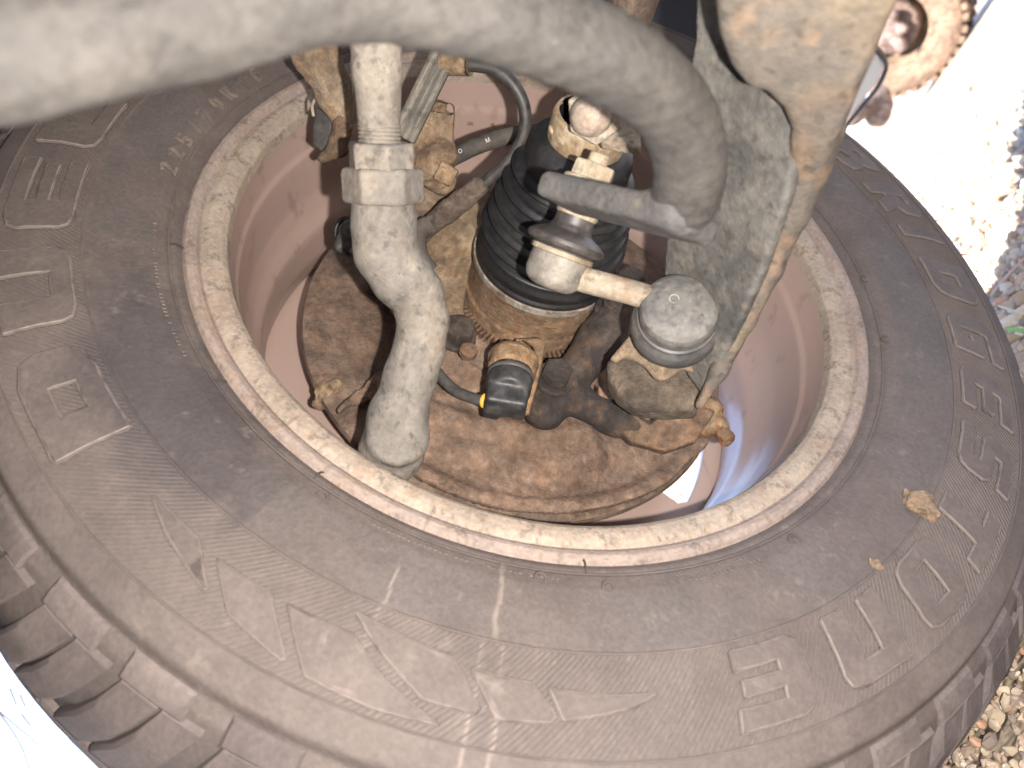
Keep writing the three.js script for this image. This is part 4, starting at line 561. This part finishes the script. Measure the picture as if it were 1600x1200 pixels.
// ---------------------------------------------------------------- lower control arm
{
  const P = at, ca = thing('control_arm', 'grey pressed steel control arm with an orange rusty edge', 'control arm', P(1090, 620, 0.4));
  const greyArm = (p) => { const a = nz(p, 38, 5, 6), b = nz(p, 95, 4, 9), c = nz(p, 330, 3, 3), d = nz(p, 50, 4, 27); let k = lerp3([0.1, 0.094, 0.085], [0.145, 0.135, 0.12], step(0.32, 0.68, a)); k = lerp3(k, [0.055, 0.053, 0.052], 0.75 * step(0.48, 0.66, 0.6 * d + 0.4 * b)); k = lerp3(k, [0.22, 0.19, 0.155], 0.5 * step(0.55, 0.75, b)); k = lerp3(k, [0.26, 0.18, 0.125], 0.35 * step(0.66, 0.78, nz(p, 170, 4, 61))); return k.map((x) => x * (0.6 + 0.8 * c)); };
  const pl = plane3(P(1092, 600, 0.392), P(1232, 225, 0.292), P(1045, 400, 0.378));
  const web = slab(pl, [[1033, 470], [1038, 400], [1042, 340], [1060, 200], [1085, 60], [1088, -60], [1080, -400], [1540, -400], [1425, -60], [1300, 100], [1250, 215], [1228, 310], [1188, 430], [1128, 560], [1098, 622], [1075, 590], [1050, 540]], 0.006, 0.0015);
  part('web_plate', cast(rough(web, 0.0003, 100, 3), web.pts, 0.003, 0.0014, greyArm), mDust, ca);
  // rolled lower edge growing towards the lens, and the boss at its root
  const r = (w, t) => w / 2 * R2(t), F1 = [[1094, 632, 0.386, 17], [1124, 578, 0.378, 26], [1163, 500, 0.362, 33], [1202, 420, 0.346, 40], [1237, 330, 0.326, 50], [1264, 262, 0.31, 58], [1285, 200, 0.295, 66]];
  const fl = chain(F1.map(([x, y, t, w]) => [P(x, y, t), r(w, t)]), 0.004);
  const root = slab(plane3(P(1240, 230, 0.285), P(1300, 190, 0.27), P(1180, 20, 0.235)), [[1095, -400], [1112, -120], [1114, 0], [1122, 60], [1140, 112], [1166, 146], [1195, 152], [1222, 178], [1236, 215], [1228, 290], [1210, 360], [1188, 428], [1206, 436], [1262, 322], [1330, 185], [1412, -5], [1460, -120], [1575, -400]], 0.022, 0.005);
  part('rolled_flange', cast(rough(blend(0.009, root, fl), 0.0006, 60, 3), [...root.pts, ...F1.map(([x, y, t]) => P(x, y, t))], 0.012, 0.0017, (p) => { const a = nz(p, 40, 4, 12), b = nz(p, 24, 4, 51), c = nz(p, 200, 3, 4); let k = lerp3([0.12, 0.101, 0.084], [0.165, 0.14, 0.115], a); k = lerp3(k, [0.25, 0.165, 0.1], 0.65 * step(0.44, 0.68, b)); k = lerp3(k, [0.36, 0.215, 0.125], 0.4 * step(0.54, 0.68, nz(p, 70, 4, 44))); k = lerp3(k, [0.26, 0.2, 0.125], 0.5 * step(0.55, 0.75, nz(p, 50, 4, 88))); return k.map((x) => x * (0.75 + 0.25 * c)); }), mDust, ca);
  // seat under the ball cap with a wavy lip, and the deep pocket below it
  const plS = plane3(P(1000, 560, 0.398), P(1100, 570, 0.392), P(1050, 500, 0.4));
  const seat = slab(plS, [[952, 560], [985, 520], [1000, 492], [1130, 470], [1165, 500], [1128, 565], [1106, 600], [1094, 598], [1088, 582], [1068, 576], [1056, 584], [1046, 592], [1032, 594], [1020, 588], [1010, 574], [996, 564], [978, 558], [962, 566]], 0.006, 0.0018);
  part('wavy_seat', cast(rough(seat, 0.0006, 120, 3), seat.pts, 0.003, 0.0011, tone3([0.34, 0.27, 0.19], [0.43, 0.34, 0.24], [0.22, 0.17, 0.13], 60)), mRust, ca);
  const plP = plane3(P(960, 600, 0.408), P(1090, 610, 0.402), P(1020, 540, 0.416));
  const pocket = slab(plP, [[962, 545], [1000, 540], [1090, 545], [1108, 570], [1090, 636], [1040, 640], [990, 633], [965, 615], [950, 588], [948, 562]], 0.018, 0.005);
  part('pocket_wall', cast(rough(pocket, 0.0007, 130, 3), pocket.pts, 0.004, 0.0012, tone3([0.125, 0.105, 0.085], [0.19, 0.16, 0.125], [0.08, 0.065, 0.058], 55)), mRust, ca);
}

// ---------------------------------------------------------------- the vehicle over it all (shades the wheel well)
{
  const vb = thing('vehicle_body', 'pale blue vehicle body above the wheel with open wheel arch', 'vehicle', V(-1, 0, 0.7));
  const blue = plain(0.34, 0.42, 0.52, 0.35, { metalness: 0.1 }), dark = plain(0.035, 0.034, 0.036, 0.85), under = plain(0.13, 0.12, 0.11, 0.9);
  const side = new THREE.Shape(); side.moveTo(-3.6, 0.42); side.lineTo(-0.43, 0.42); side.absarc(0, WY + 0.03, 0.43, Math.PI * 0.96, Math.PI * 0.04, true); side.lineTo(0.62, 0.42); side.lineTo(0.78, 0.5); side.lineTo(0.8, 0.95); side.lineTo(-0.7, 1.1); side.lineTo(-1.4, 1.75); side.lineTo(-3.4, 1.75); side.lineTo(-3.6, 1); side.closePath();
  for (const z of [-0.235, 1.72]) { const g = new THREE.ExtrudeGeometry(side, { depth: 0.03, bevelEnabled: false, curveSegments: 40 }); g.translate(0, 0, z); part('side_panel', g, blue, vb); }
  const box = (name, x0, x1, y0, y1, z0, z1, m) => { const g = new THREE.BoxGeometry(x1 - x0, y1 - y0, z1 - z0); g.translate((x0 + x1) / 2, (y0 + y1) / 2, (z0 + z1) / 2); return part(name, g, m, vb); };
  box('floor_pan', -3.5, -0.46, 0.5, 0.54, -0.2, 1.71, under); box('roof', -3.3, -1.4, 1.7, 1.74, -0.2, 1.71, blue); box('bonnet', -0.75, 0.78, 0.98, 1.01, -0.2, 1.71, blue); box('front_panel', 0.7, 0.74, 0.5, 0.98, -0.2, 1.71, blue); box('engine_tray', 0.44, 0.7, 0.5, 0.53, 0.14, 1.5, under); box('engine_bay_floor', -0.46, 0.7, 0.83, 0.86, 0.14, 1.71, under); box('inner_wing', -0.46, 0.46, 0.78, 0.98, 0.13, 0.15, under);
  const ln = new THREE.CylinderGeometry(0.445, 0.445, 0.34, 60, 1, true, 0, Math.PI); ln.rotateX(Math.PI / 2); ln.rotateZ(Math.PI / 2 + 0); ln.rotateZ(0); 
  { const P = ln.attributes.position; ln.computeBoundingBox(); if (ln.boundingBox.min.y < -0.1) ln.rotateZ(Math.PI); if (ln.boundingBox.max.x - ln.boundingBox.min.x < 0.6) ln.rotateZ(Math.PI / 2); } ln.translate(0, WY + 0.06, -0.03); part('wheel_arch_liner', ln, dark, vb);
}
{ // bumper corner seen past the control arm: pale blue skin with dark rubber edge
  const P = at, bp = thing('bumper_corner', 'pale blue bumper corner with a dark rubber edge beyond the control arm', 'bumper', P(1340, 190, 1.25));
  const pl = plane3(P(1330, 200, 1.25), P(1385, 100, 1.32), P(1300, 150, 1.1));
  const f = slab(pl, [[1285, 240], [1312, 206], [1345, 165], [1372, 130], [1382, 108], [1380, 90], [1372, 78], [1330, 60], [1250, 60], [1240, 200]], 0.03, 0.006); part('bumper_skin', cast(f, f.pts, 0.01, 0.006, () => [0.2, 0.28, 0.4]), plain(1, 1, 1, 0.35, { vertexColors: true }), bp);
  const e = tube([[pl.hit(1290, 236), 0.0035], [pl.hit(1313, 207), 0.0035], [pl.hit(1346, 167), 0.0035], [pl.hit(1374, 131), 0.0038], [pl.hit(1384, 108), 0.004], [pl.hit(1381, 90), 0.004], [pl.hit(1371, 77), 0.004], [pl.hit(1335, 60), 0.004]], 50, 8); part('rubber_edge', e, plain(0.03, 0.028, 0.03, 0.7), bp);
}

// ---------------------------------------------------------------- the other vehicle's wheel
{
  const G = onY(1487, 96, 0), Rw = 0.38, w = 0.27, c = V(G.x + 0.02, Rw - 0.012, G.z), ow = thing('muddy_vehicle_wheel', 'muddy off road wheel of another vehicle standing on sunlit gravel', 'wheel', V(c.x, 0, c.z));
  const mud = tone3([0.24, 0.165, 0.115], [0.36, 0.255, 0.18], [0.14, 0.1, 0.08], 16), X = (g) => { g.rotateY(Math.PI / 2 * -1); g.translate(c.x, c.y, c.z); return g; };   // its axis lies along x, inner face towards the lens
  const tg = turned([[0.2, 0.012], [0.21, 0.022], [0.25, 0.036], [0.31, 0.036], [0.345, 0.024], [0.362, 0.0], [0.365, -w + 0.02], [0.34, -w - 0.02], [0.25, -w - 0.03], [0.2, -w - 0.01]], V(0, 0, 0), 96, 4, 0.6); X(tg); paint(tg, mud); const ty = part('tyre', boxUV(tg), mRust, ow);
  const lug = (ph, z0, z1, half, skew, name, r1 = 0.377) => { const pos = [], idx = []; for (const [dr, k] of [[0.35, 1], [r1, 0.86]]) for (const [z, s] of [[z0, -1], [z0, 1], [z1, 1], [z1, -1]]) { const a = ph + s * half * k + skew * (z - z0); pos.push(dr * Math.cos(a), dr * Math.sin(a), z); } idx.push(4, 5, 6, 4, 6, 7, 0, 1, 5, 0, 5, 4, 1, 2, 6, 1, 6, 5, 2, 3, 7, 2, 7, 6, 3, 0, 4, 3, 4, 7); const g = new THREE.BufferGeometry(); g.setAttribute('position', new THREE.Float32BufferAttribute(pos, 3)); g.setIndex(idx); const h = X(boxUV(toCreasedNormals(g, 0.4))); paint(h, mud); part(name, h, mRust, ty); };
  for (let i = 0; i < 40; i++) { const a = i / 40 * Math.PI * 2; lug(a, 0.022, -0.055, 0.05, i % 2 ? 1.2 : -0.4, 'tread_block'); lug(a + 0.08, -0.07, -0.125, 0.055, 2, 'tread_block'); lug(a, -0.14, -0.195, 0.055, -2, 'tread_block'); lug(a + 0.04, -0.21, -w - 0.008, 0.05, 1, 'tread_block'); }
  const rg = turned([[0.205, 0.014], [0.212, 0.024], [0.2, 0.026], [0.192, 0.012], [0.186, -0.06], [0.178, -0.13], [0.05, -0.14]], V(0, 0, 0), 80, 3, 0.5); X(rg); paint(rg, tone3([0.3, 0.22, 0.15], [0.4, 0.31, 0.22], SOIL, 20)); part('rim', boxUV(rg), mRust, ow);
  const cc = (z, y, x = 0) => V(c.x + x, c.y + y, c.z + z), brown = tone3([0.17, 0.12, 0.1], [0.28, 0.2, 0.16], [0.1, 0.075, 0.065], 25);
  part('brake_drum', cast(rough(cyl(cc(0, 0, 0.11), cc(0, 0, 0.01), 0.145, 0.02), 0.008, 30, 3), [cc(-0.15, -0.15, 0), cc(0.15, 0.15, 0.11)], 0.02, 0.009, brown), mRust, ow);
  part('hub_arm', cast(rough(blend(0.03, caps(cc(0.02, 0.05, 0), cc(-0.03, -0.1, -0.06), 0.04, 0.03), caps(cc(-0.05, 0, -0.04), cc(0.08, 0.03, -0.03), 0.035, 0.03), caps(cc(0.02, 0.08, -0.02), cc(0.05, -0.06, -0.05), 0.02, 0.025)), 0.008, 40, 3), [cc(-0.1, -0.15, -0.1), cc(0.13, 0.13, 0.05)], 0.04, 0.008, tone3([0.26, 0.19, 0.17], [0.36, 0.28, 0.25], [0.13, 0.1, 0.1], 25)), mRust, ow);
  // axle and spring running back from it towards its own vehicle
  const ax = thing('muddy_axle', 'muddy axle casing of another vehicle beside its muddy wheel', 'axle', cc(0.3, -0.1, -0.2));
  part('axle_tube', cast(rough(blend(0.03, caps(at(1388, 120, project(c)[2] - 0.15), at(1372, 180, project(c)[2] - 0.3), 0.055, 0.06), caps(at(1375, 150, project(c)[2] - 0.3), at(1330, 185, project(c)[2] - 0.35), 0.05, 0.045)), 0.01, 25, 3), [at(1390, 115, 3.2), at(1370, 190, project(c)[2] - 0.3), at(1325, 190, project(c)[2] - 0.3)], 0.09, 0.012, tone3([0.2, 0.15, 0.13], [0.34, 0.27, 0.23], [0.1, 0.08, 0.08], 14)), mRust, ax);
}

// ---------------------------------------------------------------- gravel, leaves, straw, grass
{
  const stones = [0, 1, 2].map((s) => { const g = new THREE.IcosahedronGeometry(1, 1), P = g.attributes.position; for (let i = 0; i < P.count; i++) { const q = V(P.getX(i), P.getY(i), P.getZ(i)), k = 0.6 + 0.75 * vnoise(q.x * 1.6 + s * 9, q.y * 1.6, q.z * 1.6); P.setXYZ(i, q.x * k * (1 + 0.25 * s), q.y * k * 0.7, q.z * k); } g.computeVertexNormals(); return g; });
  const sm = plain(1, 1, 1, 0.9, { flatShading: true }), pal = [[0.44, 0.34, 0.24], [0.34, 0.25, 0.18], [0.5, 0.42, 0.33], [0.25, 0.19, 0.15], [0.42, 0.25, 0.16], [0.47, 0.37, 0.26], [0.38, 0.3, 0.22]];
  const spots = [];
  const add = (x, z, s) => spots.push([x, z, s]);
  for (let i = 0; i < 60000; i++) { const x = mix(-0.5, 0.75, rnd()), z = mix(-0.55, 0.5, rnd()); add(x, z, mix(0.0013, 0.0042, Math.pow(rnd(), 2))); }
  for (let i = 0; i < 26000; i++) { const u = Math.pow(rnd(), 2.6), d = mix(0.5, 4.5, u), a = mix(-1.15, 0.35, rnd()); add(-0.3 + d * Math.cos(a), 0.1 + d * Math.sin(a), mix(0.0025, 0.009, Math.pow(rnd(), 2.2)) * (1 + 0.35 * u)); }
  stones.forEach((g, s) => {
    const list = spots.filter((_, i) => i % 3 === s), im = new THREE.InstancedMesh(g, sm, list.length), m = new THREE.Matrix4(), q = new THREE.Quaternion(), e = new THREE.Euler(), col = new THREE.Color();
    list.forEach(([x, z, k], i) => { e.set(rnd() * 6.3, rnd() * 6.3, rnd() * 6.3); q.setFromEuler(e); m.compose(V(x, k * mix(0.1, 0.6, rnd()), z), q, V(k, k * mix(0.7, 1, rnd()), k)); im.setMatrixAt(i, m); const c = pal[Math.floor(rnd() * pal.length)], t = mix(0.75, 1.2, rnd()); im.setColorAt(i, col.setRGB(c[0] * t, c[1] * t, c[2] * t)); });
    im.name = numbered('gravel'); im.castShadow = im.receiveShadow = true; im.userData = { kind: 'stuff', label: 'loose pale brown gravel on the ground', category: 'gravel' }; scene.add(im);
  });
  // dead leaves
  const leafMat = (k) => plain(...k, 0.85), leaf = (px, py, s, label, k) => { const p = onY(px, py, 0.008), sh = new THREE.Shape(); sh.moveTo(-1, 0); sh.quadraticCurveTo(-0.3, 0.55, 0.4, 0.35); sh.quadraticCurveTo(0.8, 0.2, 1, 0); sh.quadraticCurveTo(0.4, -0.4, -0.3, -0.4); sh.quadraticCurveTo(-0.7, -0.3, -1, 0); const g = new THREE.ExtrudeGeometry(sh, { depth: 0.03, bevelEnabled: false, curveSegments: 6 }); const P = g.attributes.position; for (let i = 0; i < P.count; i++) P.setZ(i, P.getZ(i) + 0.25 * P.getX(i) * P.getX(i) + 0.2 * P.getY(i) * P.getY(i)); g.scale(s, s, s); g.rotateX(-Math.PI / 2 + 0.3 * (rnd() - 0.5)); g.rotateY(rnd() * 6.3); g.computeVertexNormals(); g.translate(p.x, p.y, p.z); solo('dead_leaf', g, leafMat(k), label, 'leaf', 'dead leaves on the gravel'); };
  leaf(1553, 320, 0.018, 'curled orange dead leaf on sunlit gravel beside the tyre', [0.42, 0.2, 0.08]); leaf(1507, 343, 0.014, 'small brown dead leaf on sunlit gravel beside the tyre', [0.4, 0.22, 0.12]); leaf(1554, 338, 0.016, 'pinkish dead leaf on sunlit gravel beside the orange leaf', [0.5, 0.3, 0.24]); leaf(1519, 139, 0.035, 'dark dead leaf on gravel beside the muddy wheel', [0.14, 0.09, 0.07]); leaf(1532, 388, 0.01, 'tiny tan dead leaf on gravel beside the tyre', [0.44, 0.28, 0.13]);
  // dry stalks lying about
  const stalk = (px0, py0, px1, py1, r, k, name = 'dry_stalk', label = 'dry pale stalk lying on gravel beside the tyre', y = 0.008) => { const a = onY(px0, py0, y), b = onY(px1, py1, y), m = a.clone().lerp(b, 0.5).add(V(0, 0.001, 0)); solo(name, tube([[a, r], [m, r * 1.1], [b, r * 0.7]], 12, 7), plain(...k, 0.85), label, name === 'grass_blade' ? 'grass' : 'stalk', name === 'grass_blade' ? undefined : 'dry stalks on the gravel'); };
  stalk(1548, 462, 1604, 400, 0.0016, [0.4, 0.31, 0.25], undefined, 'long dry stalk lying on gravel towards the dead leaves'); stalk(1560, 478, 1602, 492, 0.0011, [0.46, 0.37, 0.25], undefined, 'short dry stalk lying across gravel beside the green blade');
  stalk(1575, 514, 1610, 519, 0.0018, [0.16, 0.34, 0.05], 'grass_blade', 'single bright green grass blade on gravel beside the tyre', 0.01);
  // twigs outside, beyond the tread
  const tw = thing('dry_bush', 'thin dark twigs of a dry bush standing beyond the tread', 'bush', V(-0.42, 0, -0.75)), tm = plain(0.2, 0.17, 0.14, 0.9);
  const tp = (x, y) => at(x, y, 0.92);
  [[[-60, 1060], [20, 1130], [60, 1165], [110, 1230]], [[15, 1075], [26, 1102]], [[31, 1085], [40, 1105]], [[-20, 1090], [30, 1160], [60, 1250]], [[33, 1115], [48, 1135]]].forEach((l) => part('twig', tube(l.map(([x, y], i) => [tp(x, y), 0.0011 - i * 0.00015]), 14, 6), tm, tw));
  part('stem', tube([[V(-0.42, 0, -0.75), 0.008], [V(-0.43, 0.3, -0.76), 0.006], [tp(140, 1260), 0.004]], 20, 7), tm, tw);
}

// ---------------------------------------------------------------- the flash lamp beside the lens
{
  const right = toWorld(V(1, 0, 0)), down = toWorld(V(0, 1, 0)), fwd = toWorld(V(0, 0, 1));
  const c = EYE.clone().addScaledVector(right, 0.026).addScaledVector(down, 0.008);
  const lamp = thing('flash_lamp', 'small round white flash lamp, lit, held among the suspension parts', 'lamp', c);
  const ring = new THREE.TorusGeometry(0.0045, 0.001, 8, 24); ring.applyQuaternion(camera.quaternion); ring.translate(c.x, c.y, c.z); part('bezel', ring, plain(0.02, 0.02, 0.02, 0.4), lamp);
  const led = new THREE.CylinderGeometry(0.0036, 0.0036, 0.0012, 24); led.rotateX(Math.PI / 2); led.applyQuaternion(camera.quaternion); led.translate(c.x, c.y, c.z); part('lens', led, plain(0.9, 0.9, 0.85, 0.4, { emissive: new THREE.Color(1, 0.92, 0.8), emissiveIntensity: 2 }), lamp);
  const L = new THREE.SpotLight(new THREE.Color(1, 0.94, 0.88), FLASH, 0, 78 * D, 0.6, 2); L.name = 'flash'; L.shadow.radius = 0.16; L.castShadow = true; L.shadow.camera.near = 0.01;
  L.position.copy(c).addScaledVector(fwd, 0.002); L.target.position.copy(c).addScaledVector(fwd, 1); scene.add(L, L.target);
}

const renderer = new THREE.WebGLRenderer({ antialias: true });
renderer.setSize(1024, 768);
renderer.shadowMap.enabled = true;
renderer.toneMapping = THREE.LinearToneMapping;
renderer.toneMappingExposure = EXPOSURE;
renderer.render(scene, camera);
